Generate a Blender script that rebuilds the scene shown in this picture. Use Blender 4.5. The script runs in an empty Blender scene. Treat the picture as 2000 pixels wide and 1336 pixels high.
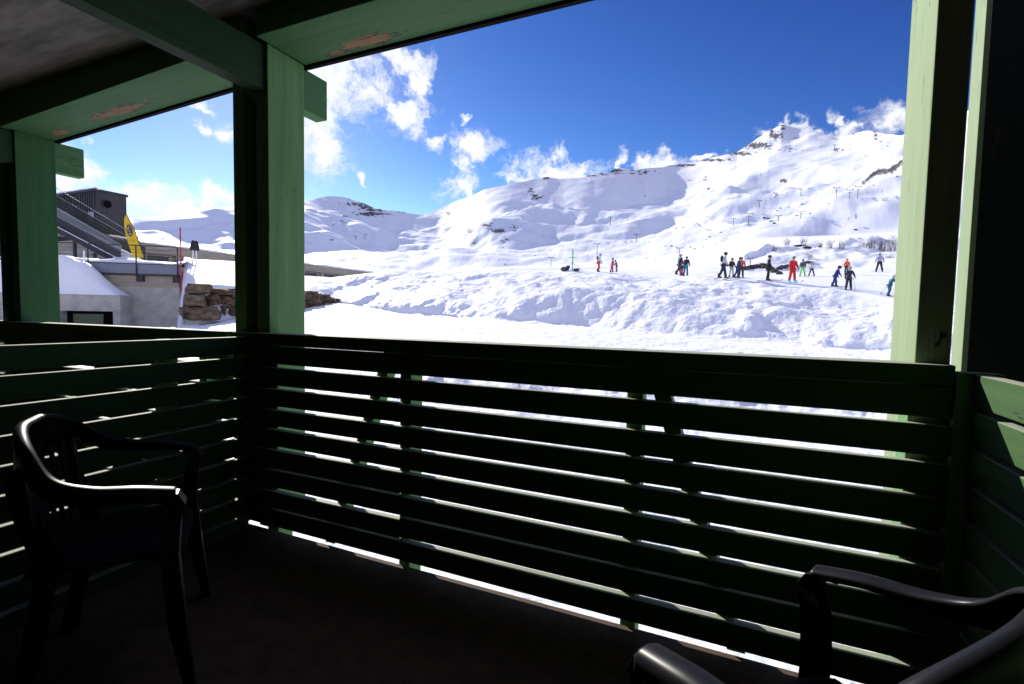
import bpy, bmesh, math, random
import numpy as np
from mathutils import Vector, Matrix
from mathutils.bvhtree import BVHTree
random.seed(7)
C = bpy.context.scene
COL = C.collection
PI = math.pi
EYE = 1.10                                   # camera height above the balcony floor (floor top is z = 0)

# ------------------------------------------------------------------ camera
PIT, ROL, YAW, FPX = math.radians(-3.179), math.radians(1.125), math.radians(-23.86), 960.0
cy, sy = math.cos(YAW), math.sin(YAW)
fw = np.array([sy*math.cos(PIT), cy*math.cos(PIT), math.sin(PIT)])
r0 = np.array([cy, -sy, 0.0]); u0 = np.cross(r0, fw)
rt = math.cos(ROL)*r0 + math.sin(ROL)*u0
up = -math.sin(ROL)*r0 + math.cos(ROL)*u0
cam = bpy.data.cameras.new('camera'); co = bpy.data.objects.new('camera', cam); COL.objects.link(co)
cam.sensor_width = 36; cam.lens = FPX/2000*36; cam.clip_start = 0.05; cam.clip_end = 30000
M = Matrix(((rt[0], up[0], -fw[0], 0), (rt[1], up[1], -fw[1], 0), (rt[2], up[2], -fw[2], EYE), (0, 0, 0, 1)))
co.matrix_world = M
C.camera = co

# survey helpers: a sight line through the photograph met with a plane of the real place
def ray(px, py): return (px-1000)*rt - (py-668)*up + FPX*fw
def onX(px, py, X): v = ray(px, py); v = v*(X/v[0]); return Vector((v[0], v[1], v[2]+EYE))
def onY(px, py, Y): v = ray(px, py); v = v*(Y/v[1]); return Vector((v[0], v[1], v[2]+EYE))
def at(px, py, depth): v = ray(px, py)/FPX*depth; return Vector((v[0], v[1], v[2]+EYE))
def az_of(px, py=600): v = ray(px, py); return math.atan2(v[0], v[1])
def el_of(px, py): v = ray(px, py); return v[2]/math.hypot(v[0], v[1])

# ------------------------------------------------------------------ light
SUN_EL = math.radians(27.4); SUN_AZ = math.radians(-53.5)       # azimuth from +Y, left is negative
EXPO = 1.15
C.view_settings.view_transform = 'Standard'; C.view_settings.look = 'None'
C.view_settings.exposure = EXPO; C.view_settings.gamma = 1
sl = bpy.data.lights.new('sun', 'SUN'); sl.energy = 3.1; sl.angle = math.radians(0.5); sl.color = (1, .95, .86)
so = bpy.data.objects.new('sun', sl); COL.objects.link(so)
sdir = Vector((math.sin(SUN_AZ)*math.cos(SUN_EL), math.cos(SUN_AZ)*math.cos(SUN_EL), math.sin(SUN_EL)))
so.rotation_euler = sdir.to_track_quat('Z', 'Y').to_euler()
so.location = sdir*50

W = bpy.data.worlds.new('World'); C.world = W; W.use_nodes = True
wn, wl = W.node_tree.nodes, W.node_tree.links
bg = wn['Background']
BGS = 0.075
bg.inputs['Strength'].default_value = BGS
sky = wn.new('ShaderNodeTexSky'); sky.sky_type = 'NISHITA'; sky.sun_disc = False
sky.sun_elevation = SUN_EL; sky.sun_rotation = SUN_AZ
sky.altitude = 1900; sky.air_density = 1.0; sky.dust_density = 0.35; sky.ozone_density = 3.2
def wmath(op, a, b=None, c=None, clamp=False):
    n = wn.new('ShaderNodeMath'); n.operation = op; n.use_clamp = clamp
    for i, v in enumerate((a, b, c)):
        if v is None: continue
        if isinstance(v, (int, float)): n.inputs[i].default_value = v
        else: wl.new(v, n.inputs[i])
    return n.outputs[0]
tc = wn.new('ShaderNodeTexCoord'); sx = wn.new('ShaderNodeSeparateXYZ'); wl.new(tc.outputs['Generated'], sx.inputs[0])
w_az = wmath('ARCTAN2', sx.outputs[0], sx.outputs[1]); w_el = wmath('ARCSINE', sx.outputs[2])
cb = wn.new('ShaderNodeCombineXYZ'); wl.new(w_az, cb.inputs[0]); wl.new(w_el, cb.inputs[1])
def wnoise(scale, det, rough, vec, w=0):
    n = wn.new('ShaderNodeTexNoise'); n.inputs['Scale'].default_value = scale; n.inputs['Detail'].default_value = det
    n.inputs['Roughness'].default_value = rough; wl.new(vec, n.inputs['Vector']); return n
def wvec(op, a, b=None, c=None):
    n = wn.new('ShaderNodeVectorMath'); n.operation = op
    for i, v in enumerate((a, b, c)):
        if v is None: continue
        if isinstance(v, tuple): n.inputs[i].default_value = v
        else: wl.new(v, n.inputs[i])
    return n
warp = wnoise(9, 4, .6, cb.outputs[0])
wv = wvec('SUBTRACT', warp.outputs['Color'], (.5, .5, .5))
warp2 = wnoise(38, 4, .65, cb.outputs[0]); wv2 = wvec('SUBTRACT', warp2.outputs['Color'], (.5, .5, .5))
wp1 = wvec('MULTIPLY_ADD', wv.outputs[0], (.15, .12, 0), cb.outputs[0])
wpos = wvec('MULTIPLY_ADD', wv2.outputs[0], (.045, .04, 0), wp1.outputs[0])
# cumulus patches, each placed by its bearing in the real sky: px, py, half width, half height
CLOUDS = [(640,150,95,75),(622,240,66,85),(706,176,62,48),(700,120,50,34),(782,214,62,27),(818,160,20,58),(795,112,45,22),(850,264,22,18),(640,290,34,26),
 (925,276,52,26),(905,318,20,22),(893,352,48,28),(1080,332,105,25),(1125,322,50,20),(1010,345,50,16),(1209,292,13,26),(1203,320,9,20),(1290,318,58,20),(1375,305,26,9),
 (1545,238,44,14),(1600,248,40,10),(1650,214,17,18),(1665,236,50,18),(1735,238,70,22),(170,345,50,32),(115,330,60,42),(60,345,60,40),(350,402,115,26),
 (420,385,60,22),(285,398,45,20),(378,205,24,9),(396,256,13,16),(440,264,26,20),(172,272,14,14),(698,357,16,14),(920,215,10,9),(540,395,80,20),(1850,250,90,20),(-100,380,200,30)]
acc = None
for (px, py, rx, ry) in CLOUDS:
    a0 = az_of(px, py); e0 = math.atan(el_of(px, py)); X = (px-1000)/FPX
    sa = FPX*(1+X*X)/rx; se = FPX*math.sqrt(1+X*X)/ry
    m = wvec('MULTIPLY_ADD', wpos.outputs[0], (sa, se, 0), (-a0*sa, -e0*se, 0))
    l = wvec('LENGTH', m.outputs[0]).outputs['Value']
    acc = l if acc is None else wmath('MINIMUM', acc, l)
fine = wnoise(34, 7, .62, wpos.outputs[0]); big = wnoise(13, 3, .5, wpos.outputs[0])
dens = wmath('SUBTRACT', 1.36, acc)                                   # >0 inside a patch
n1 = wmath('MULTIPLY', wmath('SUBTRACT', fine.outputs[0], .5), 2.8)
n2 = wmath('MULTIPLY', wmath('SUBTRACT', big.outputs[0], .5), 1.7)
dens = wmath('ADD', dens, wmath('ADD', n1, n2))
mr = wn.new('ShaderNodeMapRange'); mr.interpolation_type = 'SMOOTHSTEP'; wl.new(dens, mr.inputs[0])
mr.inputs[1].default_value = .0; mr.inputs[2].default_value = 1.35
gate = wn.new('ShaderNodeMapRange'); wl.new(acc, gate.inputs[0])
gate.inputs[1].default_value = 1.75; gate.inputs[2].default_value = .9; gate.inputs[3].default_value = 0; gate.inputs[4].default_value = 1
cm = wmath('MULTIPLY', mr.outputs[0], gate.outputs[0])
# bluish cloud added overhead, out of view, to brighten snow in shade
hi = wn.new('ShaderNodeMapRange'); hi.interpolation_type = 'SMOOTHSTEP'
wl.new(wmath('ADD', w_el, wmath('MULTIPLY', wmath('SUBTRACT', big.outputs[0], .5), .3)), hi.inputs[0])
hi.inputs[1].default_value = math.radians(44); hi.inputs[2].default_value = math.radians(60); hi.inputs[4].default_value = .85
tint = wn.new('ShaderNodeMix'); tint.data_type = 'RGBA'; tint.blend_type = 'MULTIPLY'; tint.inputs['Factor'].default_value = 1
# the thin high-mountain air: deeper blue away from the sun
spc = wn.new('ShaderNodeSeparateColor'); wl.new(sky.outputs[0], spc.inputs[0]); cbc = wn.new('ShaderNodeCombineColor')
for i_, (g_e, g_k) in enumerate(((2.1, .205), (1.85, .215), (1.35, .47))):
    wl.new(wmath('MULTIPLY', wmath('POWER', spc.outputs[i_], g_e), g_k), cbc.inputs[i_])
wl.new(cbc.outputs[0], tint.inputs['A']); tint.inputs['B'].default_value = (1, 1, 1, 1)
SKYTINT = tint
mx = wn.new('ShaderNodeMix'); mx.data_type = 'RGBA'
wl.new(cm, mx.inputs['Factor']); wl.new(tint.outputs['Result'], mx.inputs['A'])
mx.inputs['B'].default_value = (6.2, 6.3, 6.5, 1)
mh = wn.new('ShaderNodeMix'); mh.data_type = 'RGBA'
wl.new(hi.outputs[0], mh.inputs['Factor']); wl.new(mx.outputs['Result'], mh.inputs['A']); mh.inputs['B'].default_value = (4.9, 5.2, 7.8, 1)
wl.new(mh.outputs['Result'], bg.inputs['Color'])

# ------------------------------------------------------------------ materials
def nodes_of(m): return m.node_tree.nodes, m.node_tree.links
def new_mat(name, col=(.5,.5,.5), rough=.6, metal=0, spec=.5):
    m = bpy.data.materials.new(name); m.use_nodes = True
    b = m.node_tree.nodes['Principled BSDF']
    b.inputs['Base Color'].default_value = (*col, 1); b.inputs['Roughness'].default_value = rough
    b.inputs['Metallic'].default_value = metal; b.inputs['Specular IOR Level'].default_value = spec
    return m
def grain(m, col, col2, scale=(3,3,3), nscale=8, bump=.2, dist=.004, lo=.35, hi=.65):
    """two-tone noise over a real surface plus a fine bump"""
    n, l = nodes_of(m); b = n['Principled BSDF']
    g = n.new('ShaderNodeNewGeometry'); mp = n.new('ShaderNodeMapping'); mp.inputs['Scale'].default_value = scale
    l.new(g.outputs['Position'], mp.inputs['Vector'])
    t = n.new('ShaderNodeTexNoise'); t.inputs['Scale'].default_value = nscale; t.inputs['Detail'].default_value = 6; t.inputs['Roughness'].default_value = .6
    l.new(mp.outputs[0], t.inputs['Vector'])
    r = n.new('ShaderNodeMapRange'); r.inputs[1].default_value = lo; r.inputs[2].default_value = hi; l.new(t.outputs[0], r.inputs[0])
    x = n.new('ShaderNodeMix'); x.data_type = 'RGBA'; x.inputs['A'].default_value = (*col, 1); x.inputs['B'].default_value = (*col2, 1)
    l.new(r.outputs[0], x.inputs['Factor']); l.new(x.outputs['Result'], b.inputs['Base Color'])
    bp = n.new('ShaderNodeBump'); bp.inputs['Strength'].default_value = bump; bp.inputs['Distance'].default_value = dist
    l.new(t.outputs[0], bp.inputs['Height']); l.new(bp.outputs[0], b.inputs['Normal'])
    return m
def paint(name, axis, col=(.078,.165,.062), col2=(.105,.205,.083), patches=(), rough=.7, top=None):
    """flaking green exterior paint on timber, grain running along one axis; patches = bare wood at given places"""
    m = new_mat(name, col, rough, spec=.14); n, l = nodes_of(m); b = n['Principled BSDF']
    g = n.new('ShaderNodeNewGeometry'); mp = n.new('ShaderNodeMapping')
    s = [22, 22, 22]; s[axis] = 1.3; mp.inputs['Scale'].default_value = s
    l.new(g.outputs['Position'], mp.inputs['Vector'])
    def noise(sc, vec, det=5, ro=.6):
        t = n.new('ShaderNodeTexNoise'); t.inputs['Scale'].default_value = sc; t.inputs['Detail'].default_value = det; t.inputs['Roughness'].default_value = ro
        l.new(vec, t.inputs['Vector']); return t.outputs[0]
    def rng(v, a, c, o0=0., o1=1.):
        r = n.new('ShaderNodeMapRange'); r.inputs[1].default_value = a; r.inputs[2].default_value = c
        r.inputs[3].default_value = o0; r.inputs[4].default_value = o1; l.new(v, r.inputs[0]); return r.outputs[0]
    def mt(op, a, c):
        q = n.new('ShaderNodeMath'); q.operation = op
        for i, v in enumerate((a, c)):
            if isinstance(v, (int, float)): q.inputs[i].default_value = v
            else: l.new(v, q.inputs[i])
        return q.outputs[0]
    def mix(f, a, c):
        x = n.new('ShaderNodeMix'); x.data_type = 'RGBA'; l.new(f, x.inputs['Factor'])
        for k, v in (('A', a), ('B', c)):
            if isinstance(v, tuple): x.inputs[k].default_value = (*v, 1)
            else: l.new(v, x.inputs[k])
        return x.outputs['Result']
    gr = noise(1.0, mp.outputs[0]); bl = noise(5, g.outputs['Position'], 3)
    basec = mix(rng(gr, .3, .7), col, col2)
    mp2 = n.new('ShaderNodeMapping'); s2 = [26, 26, 26]; s2[axis] = 5; mp2.inputs['Scale'].default_value = s2
    l.new(g.outputs['Position'], mp2.inputs['Vector'])
    chip = rng(mt('ADD', noise(1, mp2.outputs[0], 6, .7), mt('MULTIPLY', mt('SUBTRACT', bl, .5), .55)), .715, .74)
    mp3 = n.new('ShaderNodeMapping'); s3 = [38, 38, 38]; s3[axis] = 1.0; mp3.inputs['Scale'].default_value = s3
    l.new(g.outputs['Position'], mp3.inputs['Vector'])
    crack = rng(mt('ABSOLUTE', mt('SUBTRACT', noise(1, mp3.outputs[0], 2, .4), .5), 0), .0045, .001)
    crack = mt('MULTIPLY', crack, rng(bl, .52, .6))
    colr = mix(chip, basec, (.035,.03,.022)); colr = mix(crack, colr, (.02,.025,.015))
    hgt = mt('SUBTRACT', mt('MULTIPLY', gr, .35), mt('ADD', chip, crack))
    for (cx, cyy, cz, rx, ry, rz) in patches:
        v = n.new('ShaderNodeVectorMath'); v.operation = 'MULTIPLY_ADD'
        v.inputs[1].default_value = (1/rx, 1/ry, 1/rz); v.inputs[2].default_value = (-cx/rx, -cyy/ry, -cz/rz)
        l.new(g.outputs['Position'], v.inputs[0])
        ln = n.new('ShaderNodeVectorMath'); ln.operation = 'LENGTH'; l.new(v.outputs[0], ln.inputs[0])
        mp4 = n.new('ShaderNodeMapping'); s4 = [45, 45, 45]; s4[axis] = 9; mp4.inputs['Scale'].default_value = s4
        l.new(g.outputs['Position'], mp4.inputs['Vector'])
        k = mt('SUBTRACT', mt('ADD', 1.0, mt('MULTIPLY', mt('SUBTRACT', noise(1, mp4.outputs[0], 5, .65), .5), 3.4)), ln.outputs['Value'])
        pm = rng(k, 0, .06); rim = mt('SUBTRACT', rng(k, -.14, -.06), pm)
        wood = mix(rng(noise(1.6, mp.outputs[0]), .3, .7), (.15,.085,.048), (.28,.17,.095))
        colr = mix(pm, colr, wood); hgt = mt('SUBTRACT', hgt, pm)
        colr = mix(mt('MAXIMUM', rim, 0.), colr, (.018,.018,.014))
    if top:        # upward faces made paler, sunlight on the tops put into the colour
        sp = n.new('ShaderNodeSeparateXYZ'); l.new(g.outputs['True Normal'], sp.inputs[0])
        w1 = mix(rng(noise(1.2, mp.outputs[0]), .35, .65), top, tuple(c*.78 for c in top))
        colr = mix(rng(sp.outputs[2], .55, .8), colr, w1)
    l.new(colr, b.inputs['Base Color'])
    bp = n.new('ShaderNodeBump'); bp.inputs['Strength'].default_value = .5; bp.inputs['Distance'].default_value = .002
    l.new(hgt, bp.inputs['Height']); l.new(bp.outputs[0], b.inputs['Normal'])
    return m

M_snow = new_mat('snow', (.86,.87,.89), .55, spec=.25)
M_concrete = grain(new_mat('concrete', rough=.85), (.50,.47,.41), (.35,.33,.29), (1,1,1), 1.6, .3, .01)
M_board_conc = grain(new_mat('board_marked_concrete', rough=.85), (.42,.36,.28), (.29,.25,.20), (.4,.4,6), 1.5, .3, .01)
M_metal_dark = grain(new_mat('dark_metal', rough=.55, metal=.1), (.030,.030,.034), (.02,.02,.023), (1,1,1), 4, .05)
M_clad = grain(new_mat('dark_cladding', rough=.6), (.048,.044,.048), (.034,.031,.034), (1,1,.3), 3, .05)
M_plastic = grain(new_mat('dark_plastic', rough=.37, spec=.15), (.009,.009,.012), (.013,.013,.017), (1,1,1), 6, .04, .001)
M_seat = grain(new_mat('dull_plastic', rough=.7, spec=.12), (.006,.006,.007), (.008,.008,.009), (1,1,1), 8, .1, .001)
M_rock = grain(new_mat('rock', rough=.9), (.10,.085,.075), (.045,.04,.038), (1,1,1), 1.2, .8, .08)
M_stone = grain(new_mat('wall_stone', rough=.9), (.26,.175,.10), (.07,.055,.042), (1,1,1.6), 2.2, 1.0, .10)
M_bush = grain(new_mat('bare_twigs', rough=.9), (.10,.07,.05), (.06,.045,.035), (1,1,1), 3, .2)
M_grey_metal = grain(new_mat('galvanised_metal', rough=.45, metal=.5), (.30,.31,.33), (.22,.23,.25), (1,1,1), 5, .05)
M_tower = grain(new_mat('lift_steel', rough=.6), (.14,.14,.15), (.09,.09,.10), (1,1,1), 2, .05)
M_white = new_mat('white_paint', (.8,.8,.8), .5)
M_ceiling = grain(new_mat('ceiling_concrete', rough=.9), (.19,.172,.16), (.075,.065,.06), (1.2,7,2), 1.5, .6, .006, .36, .64)
M_floor = grain(new_mat('floor_concrete', rough=.9), (.11,.068,.046), (.05,.03,.02), (1,1,1), 14, .5, .004, .3, .7)
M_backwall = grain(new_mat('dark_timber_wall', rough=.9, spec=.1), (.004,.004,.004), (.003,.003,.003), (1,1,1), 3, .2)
M_glassdark = new_mat('dark_glass', (.01,.012,.014), .08)
def flat(name, col, rough=.7): return grain(new_mat(name, rough=rough), col, tuple(c*.8 for c in col), (1,1,1), 6, .08, .01)

# snow terrain material: snow with a rock attribute
M_terr = new_mat('snow_terrain', (.86,.87,.89), .6, spec=.2)
n, l = nodes_of(M_terr); b = n['Principled BSDF']
at_ = n.new('ShaderNodeAttribute'); at_.attribute_name = 'rock'
g = n.new('ShaderNodeNewGeometry')
t = n.new('ShaderNodeTexNoise'); t.inputs['Scale'].default_value = .12; t.inputs['Detail'].default_value = 8; l.new(g.outputs['Position'], t.inputs['Vector'])
rc = n.new('ShaderNodeMix'); rc.data_type = 'RGBA'; rc.inputs['A'].default_value = (.05,.045,.045,1); rc.inputs['B'].default_value = (.16,.14,.13,1); l.new(t.outputs[0], rc.inputs['Factor'])
x = n.new('ShaderNodeMix'); x.data_type = 'RGBA'; x.inputs['A'].default_value = (.86,.87,.89,1); l.new(rc.outputs['Result'], x.inputs['B'])
l.new(at_.outputs['Fac'], x.inputs['Factor']); l.new(x.outputs['Result'], b.inputs['Base Color'])
t1 = n.new('ShaderNodeTexNoise'); t1.inputs['Scale'].default_value = 2.2; t1.inputs['Detail'].default_value = 9; t1.inputs['Roughness'].default_value = .62; l.new(g.outputs['Position'], t1.inputs['Vector'])
an = n.new('ShaderNodeAttribute'); an.attribute_name = 'rough_snow'
bp = n.new('ShaderNodeBump'); bp.inputs['Distance'].default_value = .35; l.new(an.outputs['Fac'], bp.inputs['Strength']); l.new(t1.outputs[0], bp.inputs['Height']); l.new(bp.outputs[0], b.inputs['Normal'])

# ------------------------------------------------------------------ mesh helpers
def link(name, me, parent=None):
    o = bpy.data.objects.new(name, me); COL.objects.link(o)
    if parent is not None: o.parent = parent
    return o
def tag(o, label=None, cat=None, group=None, kind=None):
    if label: o['label'] = label
    if cat: o['category'] = cat
    if group: o['group'] = group
    if kind: o['kind'] = kind
    return o
def empty(name, loc, label, cat, group=None, rz=0):
    o = bpy.data.objects.new(name, None); COL.objects.link(o); o.location = loc; o.rotation_euler = (0,0,rz)
    o.empty_display_size = .1
    return tag(o, label, cat, group)
class MB:
    """collects shapes, in world coordinates unless told otherwise, into one mesh"""
    def __init__(s): s.bm = bmesh.new()
    def box(s, x0, x1, y0, y1, z0, z1, bev=0):
        vs = [s.bm.verts.new(p) for p in ((x0,y0,z0),(x1,y0,z0),(x1,y1,z0),(x0,y1,z0),(x0,y0,z1),(x1,y0,z1),(x1,y1,z1),(x0,y1,z1))]
        fs = [s.bm.faces.new([vs[i] for i in q]) for q in ((0,3,2,1),(4,5,6,7),(0,1,5,4),(1,2,6,5),(2,3,7,6),(3,0,4,7))]
        if bev:
            es = list({e for f in fs for e in f.edges})
            bmesh.ops.bevel(s.bm, geom=es, offset=bev, segments=2, affect='EDGES', profile=.6)
        return s
    def hexa(s, pts, bev=0):
        vs = [s.bm.verts.new(p) for p in pts]
        fs = [s.bm.faces.new([vs[i] for i in q]) for q in ((0,3,2,1),(4,5,6,7),(0,1,5,4),(1,2,6,5),(2,3,7,6),(3,0,4,7))]
        if bev:
            es = list({e for f in fs for e in f.edges})
            bmesh.ops.bevel(s.bm, geom=es, offset=bev, segments=2, affect='EDGES', profile=.6)
        return s
    def bar(s, a, b_, w, h, upv=(0,0,1), bev=0):
        a, b_ = Vector(a), Vector(b_); d = (b_-a).normalized(); U = Vector(upv)
        sd = d.cross(U)
        if sd.length < 1e-4: sd = d.cross(Vector((1,0,0)))
        sd.normalize(); U = sd.cross(d).normalized()
        P = []
        for q in (a, b_):
            for (i, j) in ((-1,-1),(1,-1),(1,1),(-1,1)): P.append(q + sd*(i*w/2) + U*(j*h/2))
        return s.hexa([P[0],P[1],P[5],P[4],P[3],P[2],P[6],P[7]], bev)
    def tube(s, pts, rad, n=8, cap=True, sq=None):
        pts = [Vector(p) for p in pts]; rings = []
        rads = rad if isinstance(rad, (list, tuple)) else [rad]*len(pts)
        prev = None
        for i, p in enumerate(pts):
            d = (pts[min(i+1, len(pts)-1)] - pts[max(i-1, 0)]).normalized()
            if prev is None:
                U = d.orthogonal().normalized()
            else:
                U = (prev - d*prev.dot(d)); U = U.normalized() if U.length > 1e-5 else d.orthogonal().normalized()
            prev = U; V = d.cross(U)
            rings.append([s.bm.verts.new(p + (U*math.cos(2*PI*k/n) + V*math.sin(2*PI*k/n))*rads[i]) for k in range(n)])
        for a, b_ in zip(rings, rings[1:]):
            for k in range(n): s.bm.faces.new((a[k], a[(k+1)%n], b_[(k+1)%n], b_[k]))
        if cap: s.bm.faces.new(rings[0][::-1]); s.bm.faces.new(rings[-1])
        return s
    def ball(s, c, rx, ry=None, rz=None, seg=12, mat=None):
        ry = ry or rx; rz = rz or rx
        T = Matrix.Translation(c) @ (mat or Matrix()) @ Matrix.Diagonal((rx, ry, rz, 1))
        bmesh.ops.create_uvsphere(s.bm, u_segments=seg, v_segments=max(6, seg*2//3), radius=1, matrix=T); return s
    def prism(s, poly, axis, a, b_):
        """poly of 2-D points extruded along an axis between a and b_"""
        def P(u, v, w): return {0:(w,u,v),1:(u,w,v),2:(u,v,w)}[axis]
        A = [s.bm.verts.new(P(u,v,a)) for u, v in poly]; B = [s.bm.verts.new(P(u,v,b_)) for u, v in poly]
        s.bm.faces.new(A[::-1]); s.bm.faces.new(B); m_ = len(poly)
        for k in range(m_): s.bm.faces.new((A[k], A[(k+1)%m_], B[(k+1)%m_], B[k]))
        return s
    def build(s, name, mat, parent=None, smooth=False, origin=None):
        bmesh.ops.recalc_face_normals(s.bm, faces=s.bm.faces)
        if origin is not None:
            bmesh.ops.translate(s.bm, verts=s.bm.verts, vec=-Vector(origin))
        me = bpy.data.meshes.new(name); s.bm.to_mesh(me); s.bm.free(); me.materials.append(mat)
        if smooth:
            for p in me.polygons: p.use_smooth = True
        o = link(name, me, parent)
        if origin is not None: o.location = origin
        return o
# children are built in world coordinates; this gives them their parent's place without moving them
def adopt(root):
    bpy.context.view_layer.update()
    inv = root.matrix_world.inverted()
    for ch in root.children: ch.matrix_parent_inverse = inv
def copy_tree(o, parent=None):
    c = o.copy(); COL.objects.link(c)
    if parent is not None: c.parent = parent
    for ch in list(o.children): copy_tree(ch, c)
    return c

# ------------------------------------------------------------------ noise
_rs = np.random.RandomState(11); _perm = _rs.permutation(512); _perm = np.concatenate([_perm, _perm])
_g = np.exp(1j*_rs.rand(512)*2*PI)
def pn(x, y, seed=0):
    x = np.asarray(x, float) + seed*17.37; y = np.asarray(y, float) + seed*31.7
    xi = np.floor(x).astype(int); yi = np.floor(y).astype(int); xf = x-xi; yf = y-yi
    xi &= 511; yi &= 511
    def gr(i, j, dx, dy):
        h = _g[_perm[_perm[i & 511] + (j & 511)] & 511]; return h.real*dx + h.imag*dy
    u = xf*xf*xf*(xf*(xf*6-15)+10); v = yf*yf*yf*(yf*(yf*6-15)+10)
    a = gr(xi, yi, xf, yf); b_ = gr(xi+1, yi, xf-1, yf); c = gr(xi, yi+1, xf, yf-1); d = gr(xi+1, yi+1, xf-1, yf-1)
    return 1.4*((a*(1-u)+b_*u)*(1-v) + (c*(1-u)+d*u)*v)
def fbm(x, y, o=4, seed=0, gain=.5):
    s = 0; a = 1
    for k in range(o): s = s + a*pn(x*2**k, y*2**k, seed+k); a *= gain
    return s

# ------------------------------------------------------------------ terrain
def prof(pts):      # [(px, py)...] -> function of azimuth giving tan(elevation)
    A = np.array([az_of(p[0], p[1]) for p in pts]); E_ = np.array([el_of(p[0], p[1]) for p in pts])
    return lambda a: np.interp(a, A, E_)
def val(pts):
    A = np.array([az_of(p[0]) for p in pts]); V = np.array([p[1] for p in pts], float)
    return lambda a: np.interp(a, A, V)
azL, azR = az_of(-120), az_of(2090)
cols = np.concatenate([np.linspace(-PI, azL, 60, endpoint=False), np.linspace(azL, azR, 1150), np.linspace(azR, PI, 61)[1:]])
NC = len(cols)
near = []   # (R, z) arrays with row counts
def lay_abs(R, z, rows): near.append((R*np.ones(NC), z*np.ones(NC), rows))
def lay_px(pts, rows):
    e = prof([(p[0], p[1]) for p in pts])(cols); R = val([(p[0], p[2]) for p in pts])(cols)
    near.append((R, e*R, rows))
lay_abs(.6, -1.5, 1); lay_abs(5, -1.5, 20); lay_abs(15, -1.5, 70); 
lay_px([(-400,640,26),(0,640,30),(345,640,34),(360,636,37.6),(400,634,37.5),(460,622,38.8),(597,603,41.2),(663,592,42.5),(790,614,36),(880,616,33),(970,627,30),(1120,632,28),(1236,645,26),(1364,658,25),(1492,667,25),(1620,677,24),(1740,684,24),(1900,690,24),(2200,700,24)], 60)
lay_px([(-400,650,38),(345,650,37),(358,575,38.2),(366,553,38.6),(460,560,40),(597,572,42),(650,585,43.2),(700,578,43),(760,570,41),(880,572,37),(1000,567,34),(1120,563,31.5),(1236,572,30),(1364,584,29),(1492,598,28),(1620,612,27),(1740,622,27),(1900,632,26)], 70)
lay_px([(-400,640,50),(345,640,46),(358,500,45),(380,504,46),(460,510,47),(597,538,50),(650,542,50),(720,533,50),(800,529,50),(1000,528,48),(1120,528,46),(1168,531,45),(1330,540,40),(1412,545,36),(1500,550,35),(1620,563,33),(1740,582,31),(1900,600,30)], 90)
lay_px([(-400,650,58),(340,650,58),(400,560,56),(597,560,60),(800,545,60),(1000,528.5,56),(1168,529,54),(1330,534,54),(1412,536,54),(1500,535,54),(1600,533,54),(1716,530,54),(1900,527,54)], 50)
lay_px([(-400,650,80),(340,650,80),(597,560,80),(800,548,80),(1000,529,90),(1200,526,86),(1330,524,74),(1400,518,70),(1450,505,68),(1500,487,74),(1600,479,77),(1700,478,77),(1760,480,76),(1900,478,76)], 50)
lay_px([(-400,540,480),(260,520,480),(597,531,500),(800,532,500),(900,527,490),(1000,519,480),(1200,508,460),(1330,496,440),(1450,480,420),(1560,467,420),(1760,450,440),(1900,440,440)], 70)
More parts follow.
